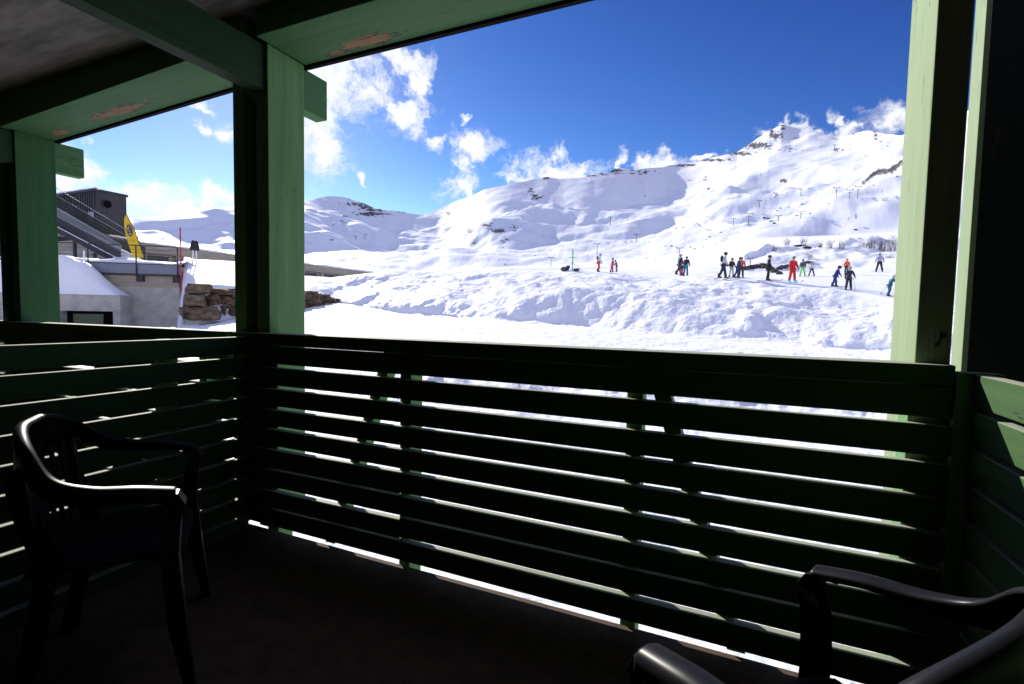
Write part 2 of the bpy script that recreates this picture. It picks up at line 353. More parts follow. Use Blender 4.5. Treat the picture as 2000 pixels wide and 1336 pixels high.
# far bands: crest line in the view, and the slope (rise over run) of the band that climbs to it
FAR = [
 ([(-400,520),(260,500),(460,500),(597,497),(650,487),(740,487),(765,489),(800,492),(876,485),(929,494),(1012,495),(1050,485),(1092,479),(1188,477),(1252,471),(1300,456),(1335,446),(1428,437),(1524,424),(1620,395),(1684,360),(1760,315),(1900,240),(2300,200)],
  [(-400,.22),(1300,.22),(1428,.3),(1524,.33),(1620,.38),(1760,.46),(1900,.52),(2300,.55)], 60),
 ([(-400,521),(1252,472),(1300,457),(1335,448),(1428,441),(1524,430),(1620,402),(1684,368),(1760,324),(1900,250),(2300,210)],
  [(-400,.05),(1252,.0),(1428,-.1),(1620,-.15),(2300,-.2)], 8),
 ([(-400,470),(260,470),(460,462),(597,455),(700,458),(735,470),(760,478),(800,476),(850,472),(876,480),(905,456),(930,446),(961,435),(1020,432),(1058,438),(1160,434),(1300,435),(1345,440),(1428,430),(1524,414),(1580,398),(1620,385),(1684,352),(1760,305),(1900,240),(2300,200)],
  [(-400,.47),(700,.47),(740,.45),(765,.25),(850,.22),(874,.5),(905,.56),(1000,.58),(1310,.58),(1345,.4),(1428,.34),(1524,.4),(1620,.44),(1760,.5),(2300,.55)], 60),
 ([(-400,468),(460,460),(597,453),(735,467),(760,472),(800,470),(850,468),(876,466),(905,452),(961,433),(1020,431),(1058,436),(1160,432),(1300,432),(1345,437),(1428,427),(1524,410),(1620,380),(1684,348),(1760,303),(1900,238),(2300,198)],
  [(-400,.47),(700,.47),(740,.6),(765,.25),(2300,.55)] if False else [(-400,.47),(735,.46),(765,.25),(876,.24),(961,.23),(1300,.24),(1345,.28),(1428,.3),(1524,.33),(1620,.4),(1760,.48),(2300,.55)], 8),
 ([(-400,430),(260,445),(460,430),(597,415),(700,428),(740,440),(772,455),(800,448),(850,436),(900,432),(961,428),(1000,425),(1045,408),(1080,400),(1120,410),(1160,410),(1200,402),(1300,400),(1400,392),(1500,378),(1620,345),(1700,325),(1760,300),(1900,235),(2300,195)],
  [(-400,.47),(740,.46),(772,.4),(800,.32),(980,.32),(1045,.38),(1085,.42),(1110,.58),(1170,.6),(1195,.4),(1330,.37),(1500,.42),(1620,.45),(1760,.5),(2300,.55)], 55),
 ([(-400,428),(260,443),(597,412),(700,426),(740,438),(772,450),(800,444),(850,432),(900,429),(961,425),(1000,422),(1045,404),(1080,397),(1120,407),(1160,407),(1200,399),(1300,396),(1400,388),(1500,374),(1620,340),(1700,320),(1760,296),(1900,233),(2300,193)],
  [(-400,.47),(740,.45),(772,.35),(1000,.27),(1080,.29),(1300,.3),(1500,.36),(1620,.4),(1760,.46),(2300,.55)], 8),
 ([(-400,400),(260,432),(460,415),(597,400),(640,396),(680,402),(735,420),(800,425),(828,421),(850,418),(880,412),(910,400),(945,388),(1000,380),(1060,375),(1100,380),(1160,378),(1200,368),(1260,362),(1300,372),(1340,366),(1400,350),(1450,340),(1500,318),(1600,300),(1700,295),(1760,290),(1900,230),(2300,190)],
  [(-400,.47),(735,.46),(800,.4),(840,.42),(880,.48),(930,.53),(1180,.58),(1260,.6),(1320,.5),(1345,.42),(1400,.45),(1500,.47),(1620,.47),(1760,.5),(2300,.55)], 50),
 ([(-400,380),(0,400),(260,425),(300,421),(400,411),(460,405),(597,390),(620,386),(640,383),(662,384),(680,386),(705,396),(735,407),(760,408),(790,411),(812,415),(828,416),(850,410),(880,396),(910,383),(945,367),(970,362),(1000,357),(1040,350),(1070,347),(1090,350),(1130,347),(1160,341),(1190,334),(1210,329),(1240,332),(1290,328),(1340,320),(1380,314),(1440,303),(1460,289),(1480,276),(1500,262),(1520,248),(1527,245),(1545,251),(1580,250),(1612,254),(1640,258),(1655,252),(1690,250),(1705,252),(1730,259),(1760,262),(1900,228),(2300,188)],
  [(-400,.47),(735,.46),(828,.46),(1000,.54),(1250,.6),(1330,.58),(1400,.6),(1470,.52),(1560,.5),(1680,.52),(1715,.85),(1760,.85),(1900,.6),(2300,.6)], 90),
]
R, z, _ = near[-1]; layers = list(near); e_prev = z/R
for (pp, ss, rows) in FAR:
    e = prof(pp)(cols); s = val(ss)(cols)
    e = np.where(s > 0, np.maximum(e, e_prev+.0008), np.minimum(e, e_prev-.0004))
    s = np.where(s > 0, np.maximum(s, e+.045), s)
    R2 = R*(s-e_prev)/(s-e); k = 25
    R2 = np.convolve(np.pad(R2, k, mode='edge'), np.ones(2*k+1)/(2*k+1), mode='valid')
    R2 = np.maximum(R2, R*1.02)
    layers.append((R2, e*R2, rows)); R, e_prev = R2, e
layers.append((R*1.25, layers[-1][1]*.93, 6)); layers.append((R*2.2, layers[-1][1]*.1, 5))
Rg, Zg, Lg = [], [], []
for i in range(len(layers)):
    if i == 0: Rg.append(layers[0][0]); Zg.append(layers[0][1]); Lg.append(0.); continue
    (Ra, za, _), (Rb, zb, rows) = layers[i-1], layers[i]
    for k in range(1, rows+1):
        t_ = k/rows; Rg.append(Ra+(Rb-Ra)*t_); Zg.append(za+(zb-za)*t_); Lg.append(i-1+t_)
Rg, Zg, Lg = np.array(Rg), np.array(Zg), np.array(Lg)
def smooth_rows(A, k, r0_, r1_):
    B = A.copy()
    ker = np.hanning(2*k+3)[1:-1]; ker /= ker.sum()
    P_ = np.pad(A, ((k, k), (0, 0)), mode='edge'); S_ = sum(ker[j]*P_[j:j+len(A)] for j in range(2*k+1))
    B[r0_:r1_] = S_[r0_:r1_]; return B
nb = int(sum(x_[2] for x_ in near))
Zg = smooth_rows(Zg, 5, 30, nb+40)
crest_row = int(sum(x_[2] for x_ in layers[:-2]))
Zg = smooth_rows(Zg, 4, nb, crest_row-6)
AZ = np.broadcast_to(cols, Rg.shape); LL = np.broadcast_to(Lg[:, None], Rg.shape)
Xg, Yg = Rg*np.sin(AZ), Rg*np.cos(AZ)
def sstep(a, b_, v): t_ = np.clip((v-a)/(b_-a), 0, 1); return t_*t_*(3-2*t_)
# ploughed banks of lumpy snow in front of the piste
bank = sstep(3.0-.15, 3.15, LL)*(1-sstep(4.55, 5.2, LL))
bank *= sstep(az_of(560), az_of(700), AZ)*.85 + .15
bill = np.abs(fbm(Xg*.42, Yg*.42, 3, 3)); lump = fbm(Xg*1.3, Yg*1.3, 4, 5, .6)
t4 = np.clip(LL-3, 0, 1)*(LL < 4); t5 = np.clip(LL-4, 0, 1)*(LL < 5)
cut = sstep(-.10, .35, fbm(AZ*9+5, 0*AZ, 2, 61))*sstep(az_of(640), az_of(840), AZ)
Zg += cut*(LL >= 3)*(LL < 4)*.34*np.sin(PI*t4**.62) + cut*(LL >= 4)*(LL < 5)*(-.15)*np.sin(PI*t5)
blk = np.maximum(0, fbm(Xg*.9, Yg*.9, 3, 6)-.12)
Zg += bank*(.40*(fbm(Xg*.17, Yg*.17, 3, 2)) + .17*(bill-.35) + .035*lump + .08*blk)
apron = np.exp(-((LL-2.97)/.10)**2); Zg += apron*(.10*np.maximum(0, fbm(Xg*1.1, Yg*1.1, 4, 7))+.04*fbm(Xg*.4, Yg*.4, 2, 17))
piste = sstep(4.6, 5.2, LL)*(1-sstep(7.0, 7.6, LL))
Zg += piste*.05*fbm(Xg*.5, Yg*.5, 4, 8)
hum = sstep(5.9, 6.3, LL)*(1-sstep(7.0, 7.5, LL))*sstep(az_of(1330), az_of(1480), AZ)
Zg += hum*.7*fbm(Xg*.16, Yg*.16, 4, 9)
road = 1-sstep(2.6, 3.0, LL)
Zg += road*(.045*fbm(Xg*1.1, Yg*1.1, 5, 12, .6) + .02*fbm(Xg*.3, Yg*3.0, 3, 13))
# a low ridge of cleared snow just beyond the balcony
ridge = np.exp(-((Rg-9.2)/1.1)**2); Zg += ridge*(.34+.16*fbm(Xg*.8, Yg*.8, 4, 15)+.05*fbm(Xg*3, Yg*3, 3, 16))
# far relief
far = sstep(7.4, 8.4, LL)
wob = fbm(AZ*9+3, LL*1.1, 4, 20); 
slope_n = fbm(Xg*.0042, Yg*.0042, 4, 21); slope_m = fbm(Xg*.014, Yg*.014, 3, 25)
damp = 1-.75*sstep(13.6, 15.0, LL)
rgt = 1+1.3*sstep(az_of(1330), az_of(1480), AZ)
Zg += far*damp*rgt*(.019*Rg*slope_n + .0042*Rg*slope_m)
Zg += far*damp*.0011*Rg*fbm(Xg*.02+AZ*20, Yg*.02, 4, 30)
ZW = Zg + EYE
# rock patches by bearing: px, py, half sizes, amount
dxx = Xg*rt[0]+Yg*rt[1]+Zg*rt[2]; dyy = Xg*up[0]+Yg*up[1]+Zg*up[2]; dzz = Xg*fw[0]+Yg*fw[1]+Zg*fw[2]
dz_ = np.where(dzz > .1, dzz, 1e9)
PX = 1000+FPX*dxx/dz_; PY = 668-FPX*dyy/dz_
ROCKS = [(700,399,28,5,.8),(716,405,20,6,.9),(735,411,26,4,.8),(725,418,34,5,.95),(795,413,20,4,.5),(808,417,12,4,.5),(882,417,18,4,1.0),(672,423,6,4,.6),(665,436,14,9,.4),(650,468,8,5,.5),
 (915,450,13,7,.7),(950,441,14,8,.75),(972,451,15,5,1.0),(985,468,13,11,.5),(930,472,14,10,.45),(1000,445,12,10,.5),(1036,374,10,12,.6),(1046,385,14,6,.8),(1068,347,12,4,1.0),(1150,343,20,3,.7),(1202,333,15,6,1.0),
 (1180,341,14,4,.6),(1250,336,46,7,.55),(1330,323,40,3,.9),(1390,313,42,3,.95),(1448,300,26,5,.9),(1480,285,34,9,.85),(1512,264,16,12,.8),(1528,250,8,8,.8),(1528,264,6,7,.7),(1540,292,40,9,.4),(1555,270,8,5,.5),
 (1638,258,11,4,.95),(1663,252,12,3,.7),(1690,251,14,3,.9),(1668,262,6,3,.8),(1710,262,7,22,.6),(1730,280,26,14,.35),(1642,292,24,6,.55),(1660,302,16,5,.3),(1692,305,14,3,.5),(1378,352,16,9,.5),(1345,352,24,5,.35),(1382,368,6,6,.6),
 (1531,354,9,5,.9),(1462,328,14,3,.3),(1516,380,7,7,.6),(1256,372,10,4,.3),(1258,384,8,5,.4),(1150,352,14,4,.4)]
dn = np.zeros_like(Zg)
for (px, py, rx, ry, am) in ROCKS:
    q = ((PX-px)/rx)**2 + ((PY-py)/ry)**2; dn = np.maximum(dn, am*np.exp(-q*.9)) if am else dn
# the dark rock rib that closes the slope on the right
t_ = np.clip((PX-1688)/72, 0, 1); ribpy = 357-42*t_-6*np.sin(t_*6)
dn = np.maximum(dn, 1.1*np.exp(-((PY-ribpy)/(4+4*t_))**2)*((PX > 1684) & (PX < 1764)))
rn = fbm(PX*.11, PY*.24, 4, 40, .65)
rock = sstep(.50, .60, dn*.95 + rn*.42)*(dn > .05)*(LL > 8)
sp = fbm(PX*.45, PY*.8, 2, 44); rare = fbm(PX*.03, PY*.05, 2, 46)
rock = np.maximum(rock, sstep(.95, 1.03, sp+rare*.35)*(LL > 8)*(LL < 15)*.9)
Zg2 = ZW + rock*Rg*.0006
rough = np.where(LL < 3, .35, 0)+bank*.36+piste*.12
rough = np.maximum(rough, np.where((Rg > 7) & (Rg < 12), .5, 0))
V = np.stack([Xg, Yg, Zg2], -1).reshape(-1, 3)
NR = len(Lg); ii = np.arange(NR-1)[:, None]*NC + np.arange(NC-1)[None, :]
F = np.stack([ii, ii+1, ii+1+NC, ii+NC], -1).reshape(-1, 4)
me = bpy.data.meshes.new('snow_ground')
me.vertices.add(len(V)); me.vertices.foreach_set('co', V.ravel())
me.loops.add(F.size); me.loops.foreach_set('vertex_index', F.ravel())
me.polygons.add(len(F)); me.polygons.foreach_set('loop_start', np.arange(len(F))*4)
me.polygons.foreach_set('use_smooth', np.ones(len(F), bool))
me.update(calc_edges=True)
for nm, arr in (('rock', rock), ('rough_snow', rough)):
    a_ = me.attributes.new(nm, 'FLOAT', 'POINT'); a_.data.foreach_set('value', arr.astype(np.float32).ravel())
me.materials.append(M_terr)
terr = tag(link('snow_ground', me), kind='structure')
# height lookup by sight line
sub = V.reshape(NR, NC, 3)
c0, c1 = 60, NC-60
bi = np.arange(0, NR-1)[:, None]*NC + np.arange(c0, c1)[None, :]
bf = np.stack([bi, bi+1, bi+1+NC, bi+NC], -1).reshape(-1, 4)
bvh = BVHTree.FromPolygons([tuple(v) for v in V.tolist()], bf.tolist())
CAMP = Vector((0, 0, EYE))
def hit(px, py):
    v = Vector(ray(px, py)).normalized(); h = bvh.ray_cast(CAMP, v)
    return h[0] if h[0] is not None else CAMP+v*60
def dep(p): q = Vector(p)-CAMP; return q.x*fw[0]+q.y*fw[1]+q.z*fw[2]
def drop(x_, y_):
    h = bvh.ray_cast(Vector((x_, y_, 500)), Vector((0, 0, -1))); return h[0].z if h[0] is not None else 0

# ------------------------------------------------------------------ balcony shell (the building we stand in)
MB().box(-8.5, 3.4, -1.4, 1.722, -.18, 0).build('balcony_floor', M_floor)['kind'] = 'structure'
MB().box(-8.5, 3.4, -1.4, 1.99, 2.50, 2.72).build('ceiling', M_ceiling)['kind'] = 'structure'
MB().box(-8.5, 3.4, -1.6, -1.4, -.5, 2.72).build('wall_back', M_backwall)['kind'] = 'structure'
MB().box(-8.5, 3.4, 1.1, 1.45, -.7, -.185).build('foundation', M_concrete)['kind'] = 'structure'

MB().box(-8.7, -8.5, -1.6, 1.6, -.18, 2.72).build('wall_left', M_backwall)['kind'] = 'structure'  # unseen end wall, added to keep light out at the left
MB().box(3.4, 3.6, -1.6, 1.9, -.18, 2.72).build('wall_right', M_backwall)['kind'] = 'structure'  # also unseen, added to close the right end against stray light

TOP_LIT = (.40,.42,.33)
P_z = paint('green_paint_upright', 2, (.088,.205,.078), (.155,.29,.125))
P_x = paint('green_paint_along', 0, (.040,.085,.032), (.055,.11,.043), top=TOP_LIT)
P_y = paint('green_paint_deep', 1, (.048,.10,.038), (.062,.125,.048), top=TOP_LIT)
P_b = paint('green_paint_overhead_shaded', 1, (.014,.038,.017), (.022,.052,.023))  # darkened copy of the green, shade under the roof put into the colour
P_end = paint('green_paint_beam_end_lit', 1, (.050,.135,.055), (.075,.175,.075))  # lighter copy for the beam tails, daylight outside painted in
P_yd = paint('green_paint_partition_shaded', 1, (.020,.046,.018), (.028,.060,.024), top=TOP_LIT)  # same green darkened, shade on the left partition painted in
P_d = paint('green_paint_windbreak_shaded', 2, (.010,.014,.014), (.014,.02,.02))  # near-black, the shade on the panel's front is in the colour
P_zleft = paint('green_paint_far_post_shaded', 2, (.026,.085,.034), (.045,.115,.045))  # darker copy of the post paint, weaker snow light painted in
P_zpale = paint('green_paint_sunlit', 2, (.20,.27,.155), (.26,.32,.195))  # paler copy of the post paint, direct sun put into the colour
# bare patches under the two front beams
P_beamR = paint('green_paint_beam_right', 0, (.050,.125,.052), (.070,.155,.070), patches=[(-1.62,1.905,2.37,.15,.038,.05),(-1.84,1.935,2.37,.05,.02,.05)])
P_beamL = paint('green_paint_beam_left', 0, (.043,.115,.048), (.062,.14,.062), patches=[(-3.55,1.87,2.31,.26,.034,.12),(-4.28,1.90,2.29,.10,.03,.12)])

def board_rows(bots, gaps): return [(-.175 if k == 0 else bots[k-1]-gaps[k-1], bots[k]) for k in range(9)]
ROWS_L = board_rows([-.2609,-.3655,-.4666,-.5656,-.6651,-.7758,-.8696,-.9733,-1.067], [.019,.019,.021,.020,.021,.010,.024,.010])
ROWS_R = board_rows([-.261,-.3675,-.4732,-.5683,-.6665,-.7678,-.8698,-.9629,-1.0666], [.022,.023,.014,.017,.018,.021,.010,.021])
Z = lambda v: v+EYE
def front_railing(xa, xb, label, posts, braces, split, group=None):
    r = empty('balcony_railing', ((xa+xb)/2, 1.72, 0), label, 'railing', group)
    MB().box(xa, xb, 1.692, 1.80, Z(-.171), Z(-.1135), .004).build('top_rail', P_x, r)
    for (rows_, u0_, u1_) in ((ROWS_L, xa, split-.0008), (ROWS_R, split+.0008, xb)):
        for (t_, b_) in rows_:
            dz1, dz2 = random.uniform(-.001,.001), random.uniform(-.001,.001); zt, zb = Z(t_), Z(b_); dy = random.uniform(-.0012,.0012)
            m = MB(); m.hexa([(u0_,1.70+dy,zb+dz1),(u1_,1.70+dy,zb+dz2),(u1_,1.738,zb+dz2),(u0_,1.738,zb+dz1),(u0_,1.70+dy,zt+dz1),(u1_,1.70+dy,zt+dz2),(u1_,1.738,zt+dz2),(u0_,1.738,zt+dz1)], .003)
            for ps in posts:           # screw heads where a board meets a post
                xm = (ps[0]+ps[1])/2
                if u0_ < xm < u1_:
                    for zz in (zt-.022, zb+.022): bmesh.ops.create_cone(m.bm, cap_ends=True, segments=10, radius1=.0055, radius2=.004, depth=.003, matrix=Matrix.Translation((xm+random.uniform(-.006,.006), 1.6985+dy, zz)) @ Matrix.Rotation(PI/2, 4, 'X'))
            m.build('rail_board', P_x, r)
    for (x0, x1) in posts: MB().box(x0, x1, 1.7385, 1.826, Z(-1.30), Z(-.1715), .003).build('rail_post', P_z, r)
    for (xt, xbm) in braces:
        w = .028; MB().hexa([(xbm-w,1.739,Z(-1.098)),(xbm+w,1.739,Z(-1.098)),(xbm+w,1.80,Z(-1.098)),(xbm-w,1.80,Z(-1.098)),
                    (xt-w,1.739,Z(-.172)),(xt+w,1.739,Z(-.172)),(xt+w,1.80,Z(-.172)),(xt-w,1.80,Z(-.172))], .002).build('diagonal_brace', P_z, r)
    adopt(r); return r
front_railing(-2.30, .562, 'green slatted wooden railing straight ahead, with two upright posts and two slanting braces', [(-2.105,-2.03),(-1.294,-1.238),(-.321,-.267),(.476,.556)], [(-1.355,-1.695),(-.232,.062)], -1.266)
front_railing(-6.95, -2.345, "green slatted railing of the neighbouring balcony, beyond the left side partition", [(-5.9,-5.84),(-5.0,-4.94),(-4.28,-4.22),(-3.45,-3.39),(-2.62,-2.56)], [(-3.52,-3.85),(-4.15,-3.9)], -4.25)

def side_railing(x0, x1, inner, label, pm_):
    """boards running back to the building; inner = +1 when the room is on the +X side of the boards"""
    r = empty('side_railing', ((x0+x1)/2, .2, 0), label, 'railing')
    for k in range(10):
        zt = -.135-.1005*k; zb = zt-.0835; j = random.uniform(-.001,.001)
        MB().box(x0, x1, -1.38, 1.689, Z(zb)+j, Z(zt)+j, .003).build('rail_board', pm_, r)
    a, b_ = (x0-.07, x0-.001) if inner > 0 else (x1+.001, x1+.07)
    for yy in (1.35, .35, -.75): MB().box(a, b_, yy-.03, yy+.03, .001, Z(-.137), .003).build('rail_post', P_z, r)
    adopt(r); return r
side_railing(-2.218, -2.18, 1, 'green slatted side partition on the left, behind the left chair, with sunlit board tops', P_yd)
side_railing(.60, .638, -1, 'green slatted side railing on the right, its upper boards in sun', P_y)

def plank_post(x, lx, label, paintm, top=2.375, double=True):
    """x = right face"""
    r = empty('roof_post', (x-.1, 1.85, 0), label, 'post', 'green wooden roof posts')
    if double:
        MB().box(x-.018, x, 1.737, 1.958, .001, top, .003).build('facing_board', paintm, r)
        MB().box(x-.08, x-.0185, 1.735, 1.962, .001, top-.215, .003).build('post_plank', paintm, r)
        MB().box(x-.165, x-.081, 1.80, 1.955, .001, top-.215, .003).build('post_filler', paintm, r)
        MB().box(x-.245, x-.166, 1.735, 1.962, .001, top, .003).build('post_plank', paintm, r)
    else:
        MB().box(x-.08, x, 1.7375, 1.965, .001, top, .004).build('post_plank', paintm, r)
    adopt(r); return r
plank_post(-2.08, 0, 'green wooden post where the left partition meets the front railing, mountains on both sides', P_z)
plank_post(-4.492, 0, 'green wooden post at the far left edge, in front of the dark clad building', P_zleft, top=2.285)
tag(MB().box(.563, .665, 1.688, 1.7375, .001, Z(-.1315), .004).box(.5655, .639, 1.7377, 1.80, -.15, Z(-.14)).build('corner_post', P_z, origin=(.61, 1.71, 0)), 'short dark green post joining front railing to the right side railing', 'post')
# the right post: one thick plank, its left side in full sun
r = empty('roof_post', (.52, 1.85, 0), 'pale sunlit green post at the right end of the front railing', 'post', 'green wooden roof posts')
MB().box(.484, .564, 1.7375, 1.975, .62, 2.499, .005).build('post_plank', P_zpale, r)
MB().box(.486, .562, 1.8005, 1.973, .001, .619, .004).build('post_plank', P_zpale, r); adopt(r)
# wind panel of the next balcony
r = empty('wind_panel', (2.0, 2.4, 0), 'tall dark windbreak panel at the right edge, with a narrow sunlit green left edge', 'panel')
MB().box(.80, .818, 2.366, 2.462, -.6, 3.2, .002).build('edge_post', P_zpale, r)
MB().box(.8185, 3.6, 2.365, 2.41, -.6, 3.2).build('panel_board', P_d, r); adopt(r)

# front beams and the beams running back to the building
r = empty('front_beam', (-.3, 1.82, 2.4), 'green front roof beam right of the middle post, bare wood showing under it', 'beam')
MB().box(-2.078, 3.3, 1.672, 1.965, 2.376, 2.498, .004).build('beam_timber', P_beamR, r)
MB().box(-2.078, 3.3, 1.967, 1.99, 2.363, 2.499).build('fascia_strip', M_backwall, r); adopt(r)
r = empty('front_beam', (-3.4, 1.82, 2.35), 'green front roof beam of the neighbouring balcony, at upper left, paint peeling in the middle', 'beam')
def sl_(x): return 2.372 - (-2.19-x)*.037
def slanted(x0, x1, y0, y1, zo0, zt, bev): 
    return MB().hexa([(x0,y0,sl_(x0)+zo0),(x1,y0,sl_(x1)+zo0),(x1,y1,sl_(x1)+zo0),(x0,y1,sl_(x0)+zo0),(x0,y0,zt),(x1,y0,zt),(x1,y1,zt),(x0,y1,zt)], bev)
slanted(-8.2, -2.185, 1.672, 1.965, 0, 2.498, .004).build('beam_timber', P_beamL, r)
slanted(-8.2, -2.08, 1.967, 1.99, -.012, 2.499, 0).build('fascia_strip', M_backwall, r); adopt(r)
def cross_beam(x1, z0, z1, label):
    r = empty('cross_beam', (x1-.04, .4, z0), label, 'beam')
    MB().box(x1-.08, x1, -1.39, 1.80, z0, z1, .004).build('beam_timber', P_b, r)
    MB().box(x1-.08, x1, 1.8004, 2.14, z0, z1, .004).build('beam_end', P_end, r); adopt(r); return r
cross_beam(-2.101, 2.16, 2.371, 'dark green roof beam running back overhead from the middle post, its end sticking out past the post')
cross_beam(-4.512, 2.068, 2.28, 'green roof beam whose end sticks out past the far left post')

# ------------------------------------------------------------------ plastic armchairs
def rim(w=.27, w2=.25, zt=.82, za=.655, ys=.75, steps=10):
    c = [[w,.24,za-.02],[w+.01,.12,za],[w+.015,-.02,za+.015],[w,-.14,za+.05],[w2-.05,-.23,zt-.04],[.10,-.285,zt],[0,-.295,zt+.005]]
    c = [[p[0], (p[1]-.24)*ys+.24, p[2]] for p in c]
    c = c + [[-p[0], p[1], p[2]] for p in c[:-1][::-1]]
    c = [Vector(p) for p in c]; out = []
    for i in range(len(c)-1):
        p0, p1, p2, p3 = c[max(i-1,0)], c[i], c[i+1], c[min(i+2, len(c)-1)]
        for k in range(steps):
            t = k/steps; out.append(.5*((2*p1)+(-p0+p2)*t+(2*p0-5*p1+4*p2-p3)*t*t+(-p0+3*p1-3*p2+p3)*t**3))
    out.append(c[-1]); return out
def sweep(bm, pts, secs):
    """secs(i, n) -> list of (out, up) offsets; out = away from the seat centre"""
    rings = []; n_ = len(pts)
    for i, p in enumerate(pts):
        d = (pts[min(i+1,n_-1)]-pts[max(i-1,0)]).normalized()
        o = d.cross(Vector((0,0,1))).normalized()
        if o.dot(Vector((p.x, p.y+.02, 0))) < 0: o = -o
        rings.append([bm.verts.new(p+o*a+Vector((0,0,1))*b_) for a, b_ in secs(i, n_)])
    m_ = len(rings[0])
    for a, b_ in zip(rings, rings[1:]):
        for k in range(m_): bm.faces.new((a[k], a[(k+1)%m_], b_[(k+1)%m_], b_[k]))
    bm.faces.new(rings[0][::-1]); bm.faces.new(rings[-1])
def make_chair(label):
    t = empty('garden_chair', (0,0,0), label, 'chair', 'dark plastic garden armchairs')
    pts = rim(); N_ = len(pts)
    m = MB()
    def sec(i, n_):
        u = abs(i/(n_-1)-.5)*2            # 1 at the front tips, 0 at the back
        arm = min(1, max(0, (u-.42)/.42)); arm = arm*arm*(3-2*arm)
        wd = .030+.022*arm; sk = .040+.018*(1-arm)+.09*max(0, 1-(u/.34)**2); th = .006
        top = [(-wd*.55,-.010),(-wd*.42,-.002),(0,.003),(wd*.40,-.001),(wd*.58,-.012)]
        out = top+[(wd*.60,-sk),(wd*.60-th,-sk),(wd*.50,-.020),(0,-.009),(-wd*.45,-.016)]
        return out
    sweep(m.bm, pts, sec)
    # rounded front tips running into the legs
    rimo = m.build('arm_and_back_rim', M_plastic, t, smooth=True)
    # seat: dished panel with a rolled front lip
    bm = bmesh.new(); nx, ny = 18, 18; g_ = []
    for j in range(ny+1):
        v = j/ny; row = []
        for i in range(nx+1):
            u = i/nx*2-1; hw = .215+.03*v
            yv = -.125+.375*v; zz = .425-.018*(1-u*u)*(1-(2*v-1)**2)+.012*v
            if v > .9: zz -= (v-.9)*.35
            cr = max(0, abs(u)-.85)/.15; zz -= .012*cr*cr
            row.append(bm.verts.new((u*hw, yv-(.04*abs(u)**3 if v > .8 else 0), zz)))
        g_.append(row)
    for j in range(ny):
        for i in range(nx): bm.faces.new((g_[j][i], g_[j][i+1], g_[j+1][i+1], g_[j+1][i]))
    bmesh.ops.recalc_face_normals(bm, faces=bm.faces)
    me_ = bpy.data.meshes.new('seat'); bm.to_mesh(me_); bm.free(); me_.materials.append(M_seat)
    for p in me_.polygons: p.use_smooth = True
    so_ = link('seat', me_, t); sd_ = so_.modifiers.new('thick', 'SOLIDIFY'); sd_.thickness = .007; sd_.offset = -1
    # back rest slats between rim and seat
    for k in range(-3, 4):
        u = k/3; xa = .15*u; ya = -.165+.035*u*u
        top = Vector((xa*1.02, ya-.0, .735-.02*u*u)); bot = Vector((xa*.95, -.118+.01*u*u, .425))
        m = MB(); m.bar(bot, top, .030, .006, (0,1,.1), .0015); m.build('back_slat', M_plastic, t)
    m = MB(); 
    prev = None
    for k in range(13):
        u = -1+2*k/12; p = Vector((.165*u, -.138+.03*u*u, .53))
        if prev is not None: m.bar(prev, p, .006, .035, (0,0,1))
        prev = p
    m.build('back_crossband', M_plastic, t)
    # legs: wide shaped channel sections
    def leg(side, front):
        m = MB(); bm = m.bm; rings = []
        if front:
            tip = pts[0] if side > 0 else pts[-1]
            path = [(tip+Vector((0,-.035,-.004)), .052), (tip+Vector((0,.008,-.012)), .052), (tip+Vector((0,.026,-.045)), .050), (Vector((side*.262,.252,.54)), .048), (Vector((side*.262,.245,.43)), .050), (Vector((side*.272,.262,.22)), .042), (Vector((side*.285,.285,.0)), .034)]
        else:
            path = [(Vector((side*.205,-.115,.72)), .036), (Vector((side*.205,-.10,.60)), .036), (Vector((side*.205,-.095,.44)), .042), (Vector((side*.22,-.13,.22)), .038), (Vector((side*.24,-.175,.0)), .032)]
        for i, (p, w) in enumerate(path):
            d = (path[min(i+1,len(path)-1)][0]-path[max(i-1,0)][0]).normalized()
            sx_ = Vector((1,0,0)); nrm = d.cross(sx_).normalized()       # faces forward/back
            sx_ = nrm.cross(d).normalized()
            dp = .020 if front else -.020
            if nrm.y < 0 and i > 1: nrm = -nrm
            if i <= 1 and front and nrm.z < 0: nrm = -nrm
            th = .005
            sgn = 1 if front else -1
            fl = (.046 if 2 < i < 6 else (.040 if i == 2 else .026)) if front else .045
            q = [(-w/2,-fl*sgn),(-w/2,0),(w/2,0),(w/2,-fl*sgn),(w/2-th,-fl*sgn),(w/2-th,-th*sgn),(-w/2+th,-th*sgn),(-w/2+th,-fl*sgn)]
            rings.append([bm.verts.new(p+sx_*a+nrm*b_) for a, b_ in q])
        for a, b_ in zip(rings, rings[1:]):
            for k in range(8): bm.faces.new((a[k], a[(k+1)%8], b_[(k+1)%8], b_[k]))
        bm.faces.new(rings[0][::-1]); bm.faces.new(rings[-1])
        o = m.build('leg', M_plastic, t); bv = o.modifiers.new('soft', 'BEVEL'); bv.width = .003; bv.segments = 2
    for s in (1,-1): leg(s, True); leg(s, False)
    return t
ch1 = make_chair('dark plastic garden armchair at the left, in front of the left partition')
ch1.location = (-1.745, .844, 0); ch1.rotation_euler = (0,0,-.6707); ch1.scale = (.936,)*3
ch2 = copy_tree(ch1); ch2['label'] = 'dark plastic garden armchair cut off by the lower right corner, turned to the left'
ch2.location = (.224, .856, 0); ch2.rotation_euler = (0,0,.966); ch2.scale = (.9165,)*3

# ------------------------------------------------------------------ buildings at the left
GZ = -.6
def T(px, py, d): return at(px, py, d)
